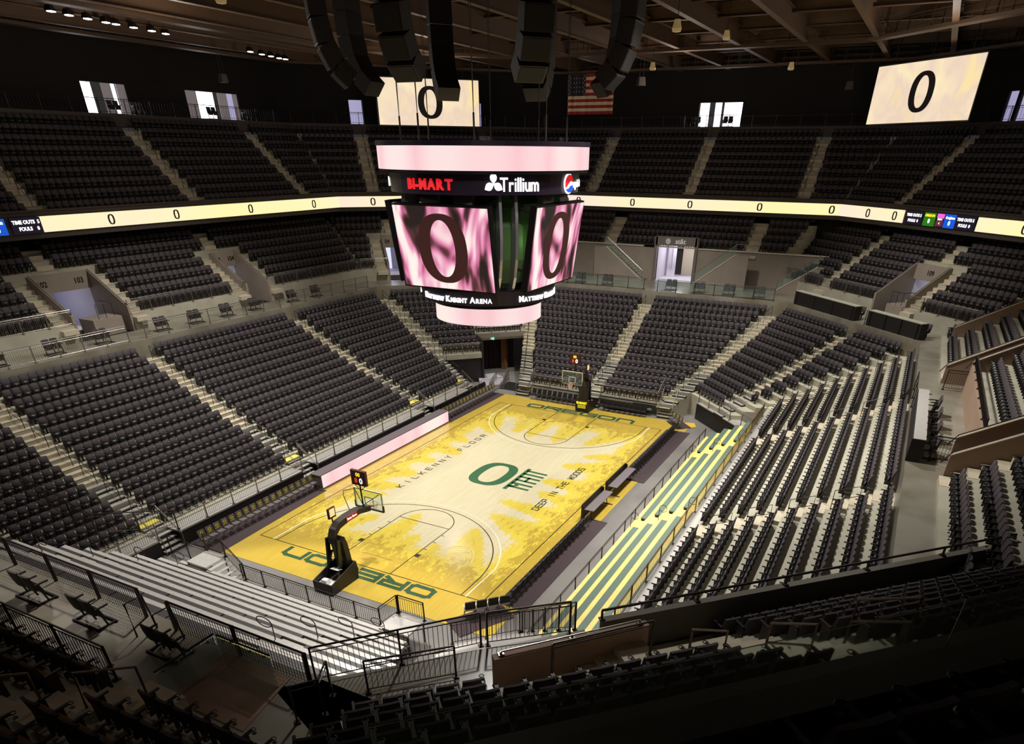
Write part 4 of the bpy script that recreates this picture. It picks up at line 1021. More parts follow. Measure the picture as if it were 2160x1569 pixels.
silver = mat('silver_leg', (190, 188, 186), .3, metal=.6)
cp3 = chair_proto(False, silver, black)
def line_chairs(proto, x0, y0, x1, y1, n, face, lab, grp, z=.045):
    for i in range(n):
        t = i/(n-1) if n > 1 else 0; e = copy_tree(proto, label=lab, category='chair', group=grp)
        e.location = (x0+(x1-x0)*t, y0+(y1-y0)*t, z); e.rotation_euler = (0, 0, face)
# facing: local +Y is the back; back towards +y (left stand) -> 0
line_chairs(cp1, -16.7, 9.3, -7.95, 9.3, 17, 0, 'grey courtside chair with yellow logo, near stretch of the left sideline', 'logo chairs on the near left sideline')
line_chairs(cp1, 8.1, 9.35, 16.4, 9.35, 16, 0, 'grey courtside chair with yellow logo, far stretch of the left sideline', 'logo chairs on the far left sideline')
line_chairs(cp2, 8.3, 10.3, 16.4, 10.3, 16, 0, 'plain dark courtside chair in the back row of the far left sideline', 'plain chairs behind the far left logo chairs', z=.02)
line_chairs(cp1, 17.5, 5.3, 17.5, 1.2, 9, -math.pi/2, 'grey logo chair left of the far hoop, back row', 'logo chairs left of the far hoop')
line_chairs(cp3, 16.75, 5.4, 16.75, 1.3, 9, -math.pi/2, 'black chair with silver legs left of the far hoop, front row', 'silver legged chairs left of the far hoop', z=.02)
line_chairs(cp1, 17.5, -1.5, 17.5, -5.4, 9, -math.pi/2, 'grey logo chair right of the far hoop, back row', 'logo chairs right of the far hoop')
line_chairs(cp2, 16.75, -1.3, 16.75, -5.2, 9, -math.pi/2, 'plain dark chair right of the far hoop, front row', 'plain chairs right of the far hoop', z=.02)
line_chairs(cp2, -13.8, -8.95, -4.6, -8.95, 18, math.pi, 'dark courtside chair seen from behind in the near half of the right sideline row', 'chairs in the near half of the right sideline')
line_chairs(cp2, 4.4, -8.75, 14.2, -8.75, 19, math.pi, 'dark courtside chair seen from behind in the far half of the right sideline row', 'chairs in the far half of the right sideline')
line_chairs(cp1, 16.2, -7.9, 15.3, -8.75, 3, -math.pi*.75, 'angled logo chair at the far right court corner', 'angled chairs at the far right court corner')
# four tip-up chairs at the near right corner, seen from behind, white seats
wp = chair_proto(False, dkrail, black)
for c in KIDS[wp.name]:
    if c.name.startswith('seat'): c.data = c.data.copy(); c.data.materials[0] = whitepl
for i in range(4):
    t = i/3; e = copy_tree(wp, label='black chair with pale seat at the near right court corner, one of four', category='chair', group='four angled chairs at the near right court corner')
    e.location = (-15.75+1.25*t, -7.75-1.2*t, .045); e.rotation_euler = (0, 0, math.radians(135)); e.scale = (1.12, 1.12, 1.1)
# scorer tables and team tables on the right sideline
for x0, x1, w in ((-3.7, -.5, 'nearer'), (.2, 3.8, 'farther')):
    e = empty('scorer_table', ((x0+x1)/2, -8.75, 0.03), 0, label='grey topped sideline table on the right, the %s of two' % w, cat='table', group='tables on the right sideline')
    ln = x1-x0
    MB().box((0, -.1, .74), (ln, .62, .04)).build('table_top', mat('table_top_grey', (112, 104, 108), .5), e)
    MB().box((0, .38, .52), (ln, .06, 1.0)).box((-ln/2+.03, .3, .5), (.05, .2, .95)).box((ln/2-.03, .3, .5), (.05, .2, .95)).build('front_panel', black, e)
    for x in (-ln/2+.3, ln/2-.3):
        mb = MB(); mb.tube([(x, -.1, .72), (x, -.15, .02)], .03, 5); mb.tube([(x, .1, .02), (x, -.55, .02)], .03, 5); mb.build('leg', black, e)
# pink sideline board on the left
e = empty('sideline_board', (0, 8.75, 0.03), 0, label='long pink lit sideline board along the left edge of the court', cat='led board')
MB().box((0, .02, .5), (15.2, .05, .82)).build('lit_face', pink_led, e)
MB().box((0, .1, .46), (15.3, .1, .92)).box((0, .5, .93), (15.4, .85, .05)).box((-7.6, .5, .46), (.08, .8, .9)).box((7.6, .5, .46), (.08, .8, .9)).build('cabinet', mat('board_grey', (100, 90, 94), .5), e)

# ------------------------------------------------------------------ left / far platforms, railings, stairs to the floor
def platform(st, a, b, v0, v1, z, lab, sk=True):
    e = empty('front_platform', P(st, (a+b)/2, v0, 0), yaw_of(st), label=lab, cat='platform', group='silver front platforms of the stands')
    ln = b-a
    MB().box((0, (v1-v0)/2, z-.04), (ln, v1-v0, .08)).build('deck', alum, e)
    MB().box((0, .08, (z-.1)/2+.02), (ln, .06, z-.14)).build('front_skirt', black, e); return e
pr_ = 'railings on the front platforms'
for (a, b), w in zip([(-23, -18.6), (-17.3, -7.5), (-6.1, 6.7), (8.1, 13.6)], ('left of the nearest aisle', 'behind the near logo chairs', 'behind the pink board', 'behind the far logo chairs')):
    platform('L', a, b, 10.45, 11.52, .98, 'silver front platform of the left stand, %s' % w)
    guard([P('L', a, 10.5, .98), P('L', b, 10.5, .98)], .95, 'barred steel railing on the left front platform, %s' % w, group=pr_, post=1.9)
for (a, b), w in zip([(.6, 6.0), (-6.0, -.8)], ('left of the far hoop', 'right of the far hoop')):
    platform('F', a, b, 17.75-.1, 18.2, .98, 'silver front platform of the far stand, %s' % w)
    guard([P('F', a, 17.68, .98), P('F', b, 17.68, .98)], .95, 'barred steel railing on the far front platform, %s' % w, group=pr_, post=1.9)
guard([P('F', -6.0, 17.7, .98), P('F', -6.0, 19.6, 1.9)], .95, 'sloping rail beside the stair right of the far hoop', group=pr_)
def floor_stair(st, uc, v0, v1, z1, lab, w=1.25, n=6):
    e = empty('floor_stair', P(st, uc, v0, 0), yaw_of(st), label=lab, cat='stairs', group='short stairs from the floor to the stands')
    for i in range(n):
        zz = z1*(i+1)/n; yy = (v1-v0)*i/(n)
        MB().box((0, yy+.14, zz-.03), (w, .28, .05)).build('step', alum, e)
    for x in (-w/2, w/2):
        mb = MB(); mb.tube([(x, 0, .0), (x, 0, .95), (x, v1-v0, z1+.95), (x, v1-v0, z1)], .025, 5); mb.tube([(x, 0, .8), (x, v1-v0, z1+.8)], .018, 5); mb.build('handrail', steel, e)
        mb = MB(); mb.prism([(x, 0, 0), (x, v1-v0, z1), (x, v1-v0, z1-.25), (x, .3, 0)], (.03, 0, 0)); mb.build('stringer', black, e)
for uc, w in ((-17.9, 'nearest the camera'), (-6.8, 'at the near end of the pink board'), (7.4, 'at the far end of the pink board'), (14.4, 'beside the dark tunnel')):
    floor_stair('L', uc, 10.35, 12.0, 1.25, 'open silver stair at the left stand, '+w)
    MB().box(P('L', uc, 12.3, 1.29), (1.22, .8, .05)).build('yellow_landing', yelpad, label='yellow landing pad at the left stand stair '+w, cat='landing pad', group='yellow landing pads')
for uc, w in ((6.85, 'beside the dark tunnel'), (-.2, 'behind the far hoop'), (-6.9, 'next to the right corner')):
    floor_stair('F', uc, 17.1, 18.6, 1.25, 'open silver stair at the far stand, '+w)
    if uc < 5: MB().box(P('F', uc, 18.9, 1.29), (.8, 1.22, .05)).build('yellow_landing', yelpad, label='yellow landing pad at the far stand stair '+w, cat='landing pad', group='yellow landing pads')
mb = MB(); mb.box(P('F', -5.0, 17.55, .5), (.05, 2.2, .7)); o = mb.build('sponsor_panel', mat('dark_green_panel', (22, 46, 42), .4), label='dark green sponsor panel right of the far hoop chairs', cat='sign')
vert_text('at&t', .32, whitepl, o, wallM('F', -5.4, 17.5, .5)); vert_text('Z', .3, whitepl, o, wallM('F', -4.2, 17.5, .5))
# far right corner silver platform with black skirt
lo_, hi_ = -2.2, 6.9
e = empty('front_platform', P('FR', 3.9, 19.75, 0), yaw_of('FR'), label='silver platform on a tall black skirt at the far right corner', cat='platform')
flipFR = 1 if FR['FR'][1].dot(Vector((math.cos(yaw_of('FR')), math.sin(yaw_of('FR')), 0))) > 0 else -1
MB().box(((2.2-3.9)*flipFR*0+(-1.5)*flipFR, .35, 1.36), (8.2, 1.1, .07)).build('deck', alum, e)
MB().box((-1.5*flipFR, -.12, .66), (8.2, .08, 1.3)).build('front_skirt', black, e)
guard([P('FR', 6.4, 19.7, 1.4), P('FR', -1.6, 19.7, 1.4)], 1.0, 'steel railing on the black skirted platform at the far right corner', group=pr_, panel=False)
guard([P('FR', -1.7, 19.7, 1.4), P('FR', -2.6, 23.2, 2.9), P('FR', -3.4, 25.6, 3.9)], 1.05, 'tall barred fence between the far right corner and the bleachers', group=pr_, m_=steel)

# ------------------------------------------------------------------ dark tunnel at the far left corner
mb = MB(); mb.prism([P('FL', 4.9, 22.4, 0), P('FL', 5.1, 22.4, 0), P('FL', 5.1, 24.9, 0), P('FL', 4.9, 24.9, 0)], (0, 0, 3.9)); mb.build('wall_tunnel_side', black, **S)
mb = MB(); mb.prism([P('FL', -1.0, 22.6, 0), P('FL', 5.0, 22.6, 0), P('FL', 5.0, 22.75, 0), P('FL', -1.0, 22.75, 0)], (0, 0, 2.6)); mb.build('wall_tunnel_front', black, **S)
mb = MB()
pts = []
for i in range(41):
    u = 5.1+4.3*i/40; pts.append((u, 27.0+.12*math.sin(i*1.4)))
for (a, b), (c, d) in zip(pts[:-1], pts[1:]): mb.prism([P('FL', a, b, 0), P('FL', c, d, 0), P('FL', c, d+.04, 0), P('FL', a, b+.04, 0)], (0, 0, 3.9))
mb.build('tunnel_curtain', mat('plum_black_drape', (48, 34, 36), .9), label='plum black pleated curtain hanging in the dark tunnel mouth', cat='curtain')
MB().box(P('FL', 8.3, 26.6, 1.9), (.5, .5, 3.8)).build('upright_board', mat('tan_panel', (128, 88, 58), .6), label='tan upright panel beside the tunnel curtain', cat='panel')
mb = MB(); mb.box(P('FL', 6.6, 25.0, 3.45), (.12, .5, .22), None); mb.build('exit_sign', mat('teal_exit_sign', (150, 226, 206), .5, emit=(140, 226, 200), estr=.9), label='small glowing teal exit sign over the tunnel mouth', cat='sign')
guard([P('FL', 1.1, 22.5, 2.75), P('FL', 5.0, 22.5, 2.75)], .95, 'barred railing along the edge of the seats left of the tunnel', group=pr_)
guard([P('FL', 5.1, 25.0, 3.98), P('FL', 9.6, 25.0, 3.98)], .6, 'thin railing along the seats over the tunnel mouth', group=pr_, panel=False)
mb = MB(); mb.prism([P('FL', 5.0, 24.85, 3.55), P('FL', 10.2, 24.85, 3.55), P('FL', 10.2, 24.95, 3.55), P('FL', 5.0, 24.95, 3.55)], (0, 0, .42)); mb.build('trim_tunnel_lintel', conc_wall, **S)
mb = MB(); mb.prism([(16.6, 10.9, 0), (19.9, 13.3, 0), (21.6, 12.4, 0), (20.6, 10.6, 0), (18.2, 9.9, 0)], (0, 0, .35)); mb.build('loading_platform', mat('pale_platform', (170, 166, 172), .5), label='pale low platform in front of the dark tunnel', cat='platform')
guard([(16.4, 10.8, .02), (18.4, 9.5, .02), (21.2, 10.5, .02)], 1.05, 'barred barrier in front of the pale tunnel platform', group=pr_)
guard([P('FL', 4.6, 18.6, .02), P('FL', 6.2, 22.0, .02)], 1.0, 'short barrier beside the tunnel walkway', group=pr_)
mb = MB(); mb.box(P('FL', 7.4, 19.9, .03), (2.4, 2.6, .02), None); mb.build('tunnel_mat', black, label='dark rubber mat on the floor outside the tunnel', cat='mat')

# ------------------------------------------------------------------ right side bleachers
e = empty('bleacher_stand', (-1.0, -11.5, 0), 0, label='yellow decked bleacher with grey green bench rows along the right side', cat='bleachers')
BP, BZ = .81, .42
def bz(i): return .42+BZ*i
XA, XB = -18.6, 13.4
for i in range(5):
    y = -(11.55+BP*i)+11.5; z = bz(i)
    MB().box(((XA+XB)/2+1, y-BP/2, z-.03), (XB-XA, BP, .06)).box(((XA+XB)/2+1, y-BP+.02, z+BZ/2-.03), (XB-XA, .04, BZ), None).build('deck', yellowb, e)
    for a, b in ((XA, -4.6), (-3.3, 7.6), (8.9, XB)):
        ln = b-a
        o = MB().box(((a+b)/2+1, y-BP+.16, z+.41), (ln, .34, .06)).build('bench', greenb, e)
        MB().box((a+.04+1, y-BP+.16, z+.28), (.05, .3, .22)).box((b-.04+1, y-BP+.16, z+.28), (.05, .3, .22)).build('bench_end', black, o)
for xa in (-3.95, 8.25):
    for i in (0, 2, 4):
        y = -(11.55+BP*i)+11.5; z = bz(i); mb = MB()
        mb.tube([(xa+1, y-.1, z), (xa+1, y-.1, z+.75)]+[(xa+1, y-.1-.22+.22*math.cos(t), z+.8+.22*math.sin(t)) for t in np.linspace(0, 5.6, 12)], .018, 5); mb.build('loop_rail', dkrail, e)
    for i in range(4):
        y = -(11.55+BP*(i+1))+11.5; MB().box((xa+1, y+.18, bz(i)+BZ/2), (1.1, .28, BZ*.5-.02)).build('half_step', yellowb, e)
guard([(XB, -11.45, .02), (XA, -11.45, .02)], 1.0, 'thin dark rail along the floor edge of the yellow bleachers', m_=dkrail, group=pr_, panel=False)
guard([(13.0, -15.52, 2.75), (-17.0, -15.52, 2.75)], 1.0, 'barred brown fence between the yellow bleachers and the white deck', m_=mat('ochre_rail', (110, 90, 58), .5), group=pr_, post=2.0)

# ------------------------------------------------------------------ near end bleachers
e = empty('bleacher_stand', (-19.2, 0, 0), 0, label='silver bleacher with dark grated footboards at the near end', cat='bleachers')
grate = mat('dark_grated_footboard', (62, 58, 58), .5, noise=.3, nscale=40)
NB, NP, NZ = 9, .9, .575
def yr(i): return min(7.6+.25*i, 8.6), -(6.9+.62*i if i < 6 else 10.6+.2*(i-6))
for i in range(NB):
    x = -.35-NP*i; z = .95+NZ*i; yb, ya = yr(i)
    MB().box((x-.02, (ya+yb)/2, z-.02), (.2, yb-ya, .06)).build('bench_edge', alum, e)
    for a, b in ((ya, -7.0), (-5.95, 5.95), (7.0, yb)):
        if b-a < .3: continue
        n_ = max(1, int((b-a)/2.4))
        for q in range(n_): MB().box((x-.40, a+(b-a)*(q+.5)/n_, z-.01), (.54, (b-a)/n_-.07, .05)).build('bench', grate, e)
    MB().box((x-.45, (ya+yb)/2, z-.1), (.9, yb-ya, .04)).build('footboard', alum, e)
    MB().box((x-.9, (ya+yb)/2, z-.3), (.03, yb-ya, NZ-.1)).build('riser', black, e)
for s in (-1, 1):
    for i in range(NB):
        x = -.35-NP*i; z = .95+NZ*i; MB().box((x-.3, s*6.48, z-.34), (.12, 1.0, .04)).box((x-.52, s*6.48, z-.2), (.12, 1.0, .04)).box((x-.1, s*6.48, z-.36), (.1, 1.0, .04)).build('aisle_tread', alum, e)
    for i in (1, 3, 5, 7):
        x = -.35-NP*i; z = .95+NZ*i; mb = MB(); mb.tube([(x, s*6.48, z-.4), (x, s*6.48, z+.55)]+[(x, s*6.48-s*.35+s*.35*math.cos(t), z+.62+.2*math.sin(t)) for t in np.linspace(0, 5.8, 14)], .02, 5); mb.build('loop_rail', dkrail, e)
guard([(-18.4, 4.6, 0), (-18.4, -4.4, 0)], 1.0, 'row of barred barriers on the floor in front of the silver bleacher', group=pr_, post=1.45, m_=dkrail)
# deck and mesh fence behind the bleacher
mb = MB(); mb.prism([(-27.9, 10, 5.9), (-27.9, -10.9, 5.9), (-29.0, -11.9, 5.9), (-29.0, 10, 5.9)], (0, 0, .12)); mb.build('floor_bleacher_rear_deck', alum, **S)
def mesh_fence(pts, h, lab, m_=dkrail):
    e = empty('mesh_fence', pts[0], label=lab, cat='fence', group='dark mesh fences of the near end'); o = Vector(pts[0]); mb = MB()
    for a, b in zip(pts[:-1], pts[1:]):
        a = Vector(a)-o; b = Vector(b)-o; d = b-a; ln = d.length; k = int(ln/.1)
        for i in range(k+1): p = a+d*(i/k); mb.box(p+Vector((0, 0, h*.5)), (.012, .012, h*.84))
        for q in range(9): z = h*(.1+.1*q); mb.tube([a+Vector((0, 0, z)), b+Vector((0, 0, z))], .006, 4)
    mb.build('mesh_panel', m_, e)
    mb = MB(); mb.tube([Vector(p)-o+Vector((0, 0, h)) for p in pts], .03, 6); mb.tube([Vector(p)-o+Vector((0, 0, .08)) for p in pts], .02, 5); mb.build('handrail', m_, e)
    pm = MB().box((0, 0, h/2), (.09, .06, h)).mesh('post', m_)
    for a, b in zip(pts[:-1], pts[1:]):
        a = Vector(a)-o; b = Vector(b)-o; n_ = max(1, round((b-a).length/2.2))
        for i in range(n_+1): link('post', pm, e, loc=a+(b-a)*(i/n_))
mesh_fence([(-29.15, 9, 7.5), (-29.15, -5.6, 7.5)], 1.15, 'dark mesh fence behind the silver bleacher, left stretch')
mesh_fence([(-29.2, -6.9, 7.5), (-29.2, -11.8, 7.5)], 1.15, 'dark mesh fence behind the silver bleacher, right stretch')
guard([(-29.1, -11.9, 7.68), (-25.9, -14.8, 7.68)], 1.1, 'dark barred railing across the near corner walkway edge', m_=dkrail, group=gr)
guard([(-25.8, -14.95, 7.68), (-24.3, -16.7, 7.68)], 1.1, 'dark barred railing by the brown parapet end', m_=dkrail, group=gr)
guard([(-28.8, -13.3, 7.68), (-27.3, -14.9, 7.68)], 1.0, 'inner barred railing on the near corner walkway', m_=dkrail, group=gr)
guard([(-29.3, -12.6, 7.68), (-29.9, -12.9, 7.68), (-30.4, -12.5, 7.68)], 1.1, 'pair of bent rails at the head of the pinkish landing', m_=dkrail, group=gr, panel=False)
guard([P('NR', -7.0, 32.1, 9.0), P('NR', -4.6, 32.1, 9.1)], 1.0, 'dark square handrail frame before the brown parapet', m_=dkrail, group=gr, panel=False)
for k, (u, v, lab) in enumerate([(-3.9, 32.6, 'left'), (-2.7, 33.6, 'middle'), (-1.9, 34.8, 'right')]):
    p = P('NR', u, v, 7.8+.6*((v-30.3)//TR)); mb = MB(); d = FR['NR'][0]*1.2+Vector((0, 0, .8)); mb.tube([p, p+Vector((0, 0, 1.05)), p+d+Vector((0, 0, 1.05)), p+d], .032, 6); mb.tube([p+Vector((0, 0, .55)), p+d+Vector((0, 0, .55))], .028, 6)
    mb.build('bent_handrail', brrail, label='thick brown bent handrail on the pinkish steps, the %s one' % lab, cat='handrail', group='brown bent handrails in the near corner')
# near end aisle, landing, glass rails and loop rails
mb = MB(); mb.prism([(-29.3, -8.9, 7.0), (-29.3, -11.2, 7.0), (-31.2, -11.6, 7.0), (-31.2, -9.0, 7.0)], (0, 0, .7)); mb.build('landing_floor', mat('pinkish_concrete', (150, 118, 96), .6, noise=.2, nscale=2), label='pinkish concrete landing between glass rails below the near end seats', cat='landing')
for (a, b), w in zip([((-31.4, -9.3, 7.7), (-29.7, -9.3, 7.7)), ((-29.7, -9.4, 7.7), (-29.7, -11.2, 7.7))], ('along the left', 'along the front')):
    a = Vector(a); b = Vector(b); d = b-a; e = empty('glass_rail', a, label='clear glass guard with clips %s of the pinkish landing' % w, cat='glass guard', group='glass guards of the landing')
    mb = MB(); q = Vector((-d.y, d.x, 0)).normalized()*.015; mb.prism([(0, 0, -.1), d+Vector((0, 0, -.1)), d+Vector((0, 0, .95)), (0, 0, .95)], q); mb.build('glass_panel', glass, e)
    mb = MB(); mb.tube([(0, 0, 1.02), d+Vector((0, 0, 1.02))], .028, 6); mb.build('handrail', dkrail, e)
    for k in range(4): MB().box(d*((k+.5)/4)+Vector((0, 0, .9)), (.06, .06, .04)).build('clip', steel, e)
for x, y, w in ((-29.9, -6.2, 'left'), (-29.9, -7.3, 'right')):
    mb = MB(); mb.tube([(x, y, 7.68), (x, y, 8.75), (x+.45, y-.1, 8.8), (x+.55, y-.1, 7.68)], .03, 6); mb.build('loop_rail', dkrail, label='dark inverted U rail on the near end walkway, the %s one' % w, cat='rail', group='inverted U rails on the near end walkway')
for k in range(3):
    x = -32.2-k*1.75; z = 8.9+.56*2*k; mb = MB(); mb.tube([(x, -10.3, z-.1), (x, -10.3, z+.95), (x-1.1, -10.3, z+1.6), (x-1.15, -10.3, z+.5)], .032, 6)
    mb.build('bent_handrail', brrail, label='brown bent handrail on the lower left steps, %s from the landing' % ('first', 'second', 'third')[k], cat='handrail', group='brown handrails on the lower left steps')
# white platforms beside the near bleacher
for s, w in ((-1, 'right'), (1, 'left')):
    e = empty('corner_landing', (-19.0, s*6.3, 0), 0, label='small white checkered landing with rails at the %s front corner of the silver bleacher' % w, cat='landing', group='white landings beside the silver bleacher')
    MB().box((0, 0, 1.12), (1.3, 1.4, .08)).build('deck', alum, e)
    for px in (-.6, .6):
        for py in (-.65, .65): MB().box((px, py, .55), (.05, .05, 1.1)).build('post', dkrail, e)
    guard([(-18.35, s*5.6, 1.15), (-18.35, s*7.0, 1.15)], 1.0, 'barred rail round the white landing, %s side, court edge' % w, m_=dkrail, group=pr_)
    guard([(-18.4, s*5.55, 1.15), (-18.4, s*4.4, .1)], 1.0, 'sloping barred rail down from the white landing, %s side' % w, m_=dkrail, group=pr_)
    for i in range(5): MB().box((0, -s*(.85+.22*i), 1.0-.22*i), (1.2, .24, .04)).build('step', alum, e)
# silver lower deck of the near corner
rn = [(21.9+.9*j, 21.9+.9*(j+1), 2.6+.6*j) for j in range(8)]
tier('floor_lower_near_corner_deck', 'NR', rn, lambda v: -7.6-(v-21.9)*.35, K(-4.6), 0, alum, **S)
guard([P('NR', -7.5, 21.9, 2.6), P('NR', -4.7, 21.9, 2.6)], 1.05, 'dark barred railing across the head of the near corner ramp', m_=dkrail, group=pr_)
guard([P('NR', -4.6, 21.9, 2.6), P('NR', -4.6, 27.5, 6.6)], 1.05, 'dark barred railing descending beside the near corner deck', m_=dkrail, group=pr_)
# left side end wall and near left corner structure
guard([(-18.6, 8.4, 2.2), (-22.0, 9.5, 3.2), (-22.0, 14.5, 4.2)], 1.1, 'dark barred fence enclosing the near left corner', m_=dkrail, group=pr_)
guard([(-18.3, 7.2, .1), (-18.3, 10.2, .1)], 1.1, 'short barred barrier between the bleacher and the left stand', m_=dkrail, group=pr_)

# ------------------------------------------------------------------ hoops
pad = mat('black_padding', (34, 27, 22), .55)
def hoop(s, w):
    e = empty('basketball_hoop', (-14.325*s, 0, .035), 0 if s > 0 else math.pi, label='black portable basketball hoop at the %s baseline with shot clock on top' % w, cat='basketball hoop', group='the two basketball hoops')
    b = MB()   # open topped base cart
    prof = [(-1.12, 0), (-1.02, .5), (-1.12, 1.02), (-1.2, 1.05), (-3.1, .58), (-3.1, 0)]
    for y in (-.62, .57): b.prism([(x, y, z) for x, z in prof], (0, .05, 0))
    b.box((-1.12, 0, .5), (.1, 1.2, 1.0)); b.box((-3.07, 0, .29), (.06, 1.2, .58)); b.box((-2.1, 0, .06), (1.9, 1.15, .1)); base = b.build('base_cart', pad, e)
    MB().box((-2.7, 0, .36), (.7, 1.0, .04)).box((-2.75, .1, .5), (.35, .45, .2), None, 0, .7).build('ballast_tray', whitepl, base)
    MB().box((-2.35, -.2, .42), (.35, .5, .02), Matrix.Rotation(.25, 4, 'Y')).build('paper_sheet', mat('pale_paper', (196, 198, 190), .7), base)
    b = MB(); b.prism([(x, -.42, z) for x, z in ((-1.15, .9), (-1.28, 2.1), (-1.42, 2.55), (-1.62, 2.3), (-1.5, .9))], (0, .84, 0)); b.build('front_column_pad', pad, e)
    b = MB()
    for y in (-.4, .28): b.prism([(x, y, z) for x, z in ((-1.95, .5), (-1.75, 2.5), (-1.95, 2.55), (-2.2, .5))], (0, .12, 0))
    b.tube([(-1.5, -.2, 1.0), (-1.8, -.1, 2.4)], .05, 6); b.tube([(-2.6, .2, .6), (-1.9, .1, 1.9)], .06, 6); b.build('rear_strut', blackgl, e)
    b = MB(); path = [(-1.95, 2.45), (-1.75, 2.85), (-1.35, 3.12), (-.7, 3.2), (.2, 3.22), (1.05, 3.02)]; hh = [.36, .36, .34, .32, .28, .26]
    for (x0, z0), (x1, z1), h0, h1 in zip(path[:-1], path[1:], hh[:-1], hh[1:]):
        b.prism([(x0, -.2, z0-h0/2), (x1, -.2, z1-h1/2), (x1, -.2, z1+h1/2), (x0, -.2, z0+h0/2)], (0, .4, 0))
    arm = b.build('arm', pad, e)
    MB().box((-.45, -.215, 3.21), (.85, .02, .3)).build('sponsor_plate', red_pan, arm)
    vert_text('State Farm', .17, whitev, arm, Matrix([[1, 0, 0, -.45], [0, 0, -1, -.23], [0, 1, 0, 3.21], [0, 0, 0, 1]]), ext=.004)
    bd = empty('backboard', (1.22, 0, 0)); bd.parent = e
    MB().box((0, 0, 3.435), (.02, 1.76, 1.02)).build('glass_panel', glass, bd)
    b = MB()
    for z in (2.93, 3.95): b.box((0, 0, z), (.06, 1.83, .06))
    for y in (-.9, .9): b.box((0, y, 3.44), (.06, .06, 1.02))
    b.build('frame', mat('backboard_frame', (206, 200, 178), .4), bd)
    b = MB(); b.box((0, 0, 2.9), (.1, 1.86, .07)); b.box((0, -.93, 3.05), (.1, .05, .36)); b.box((0, .93, 3.05), (.1, .05, .36)); b.build('edge_pad', pad, bd)
    b = MB()
    for z in (3.08, 3.53): b.box((.015, 0, z), (.012, .61, .05))
    for y in (-.28, .28): b.box((.015, y, 3.305), (.012, .05, .45))
    b.build('target_square', whitepl, bd)
    rim = MB(); rim.tube([(1.6+.23*math.cos(a), .23*math.sin(a), 3.048) for a in np.linspace(0, 2*math.pi, 25)[:-1]], .012, 6, closed=True); rim.box((1.3, 0, 3.02), (.16, .14, .1)); rim = rim.build('rim', orange, e)
    b = MB(); n = 12
    for i in range(n):
        for d in (1, -1):
            pts = []
            for k in range(5):
                a = 2*math.pi*(i+d*k*.5)/n; r = (.225, .17, .13, .12, .115)[k]; pts.append((1.6+r*math.cos(a), r*math.sin(a), 3.04-.1*k))
            b.tube(pts, .006, 3)
    b.build('net', whitepl, rim)
    b = MB(); b.tube([(.75, 0, 3.2), (.72, 0, 4.5)], .045, 6); b.tube([(.73, 0, 4.15), (.73, .36, 4.45)], .02, 5); b.tube([(.73, 0, 4.15), (.73, -.36, 4.45)], .02, 5)
    b.tube([(1.15, .8, 3.9), (.75, 0, 3.3)], .02, 5); b.tube([(1.15, -.8, 3.9), (.75, 0, 3.3)], .02, 5); b.tube([(.0, .3, 3.3), (.0, .55, 4.05), (.3, .8, 4.15), (1.2, .85, 3.9)], .02, 5); b.build('support_tube', blackgl, e)
    ck = MB().box((.75, 0, 4.85), (.16, .94, .8)).build('shot_clock', mat('clock_maroon', (74, 26, 22), .5), e)
    for sg in (-1, 1):
        x = .75+sg*.085
        MB().box((x, 0, 4.85), (.01, .8, .68)).build('clock_face', mat('clock_face_dark', (66, 28, 20), .5), ck)
        def dg(t, y, z, size, m_): 
            zc = sg; M = Matrix([[0, 0, sg, x+sg*.006], [sg, 0, 0, sg*y], [0, 1, 0, z], [0, 0, 0, 1]]); vert_text(t, size, m_, ck, M, ext=.004, bold=.008)
        dg('00', 0, 5.03, .28, yel_dig); dg('0', .16, 4.7, .42, whitev); dg('8', -.16, 4.7, .36, mat('red_digits', (230, 60, 40), .5, emit=(226, 60, 40), estr=.9))
    b = MB(); c2 = MB().box((-1.35, .25, 3.72), (.5, .1, .55)).build('side_clock', MATS['clock_maroon'], e); MB().box((-1.35, .19, 3.74), (.36, .01, .4)).box((-1.35, .31, 3.74), (.36, .01, .4)).build('clock_face', mat('pale_clock_face', (240, 220, 160), .5, emit=(240, 214, 150), estr=.7), c2)
    MB().tube([(-1.4, .2, 3.2), (-1.38, .25, 3.5)], .04, 6).build('clock_stem', pad, c2)
    if s < 0:
        pass
    M = Matrix([[0, 0, 1, -.98], [1, 0, 0, 0], [0, 1, 0, .78], [0, 0, 0, 1]])
    vert_text('BI-MART', .26, yel_dig, e, M, ext=.005, bold=.01); MB().box((-1.0, 0, .48), (.02, .75, .3)).build('yellow_label', mat('yellow_label', (226, 222, 40), .5), e)
    return e
hoop(1, 'near'); hoop(-1, 'far')

# ------------------------------------------------------------------ hanging scoreboard
sb = empty('hanging_scoreboard', (0, 0, 10.4), 0, label='large round hanging scoreboard with pink flame screens over centre court', cat='scoreboard')
Z0 = 10.4
def cyl(name, r, z0, z1, m_, parent, n=72, th=.12, r1=None, smooth=True, a0=0, a1=360, **k):
    r1 = r if r1 is None else r1; mb = MB(); full = a1-a0 >= 360; N_ = n
    an = [math.radians(a0+(a1-a0)*i/N_) for i in range(N_ if full else N_+1)]
    vs = []; 
    for a in an: c, s = math.cos(a), math.sin(a); vs += [(r*c, r*s, z0-Z0), (r1*c, r1*s, z1-Z0), ((r1-th)*c, (r1-th)*s, z1-Z0), ((r-th)*c, (r-th)*s, z0-Z0)]
    fs = []
    m_n = len(an)
    for i in range(m_n if full else m_n-1):
        j = (i+1) % m_n
        for q in range(4): fs.append((4*i+q, 4*j+q, 4*j+(q+1) % 4, 4*i+(q+1) % 4))
    if not full: fs += [(0, 1, 2, 3), tuple(4*(m_n-1)+q for q in (3, 2, 1, 0))]
    mb.add(vs, fs); return mb.build(name, m_, parent, smooth=False, **k)
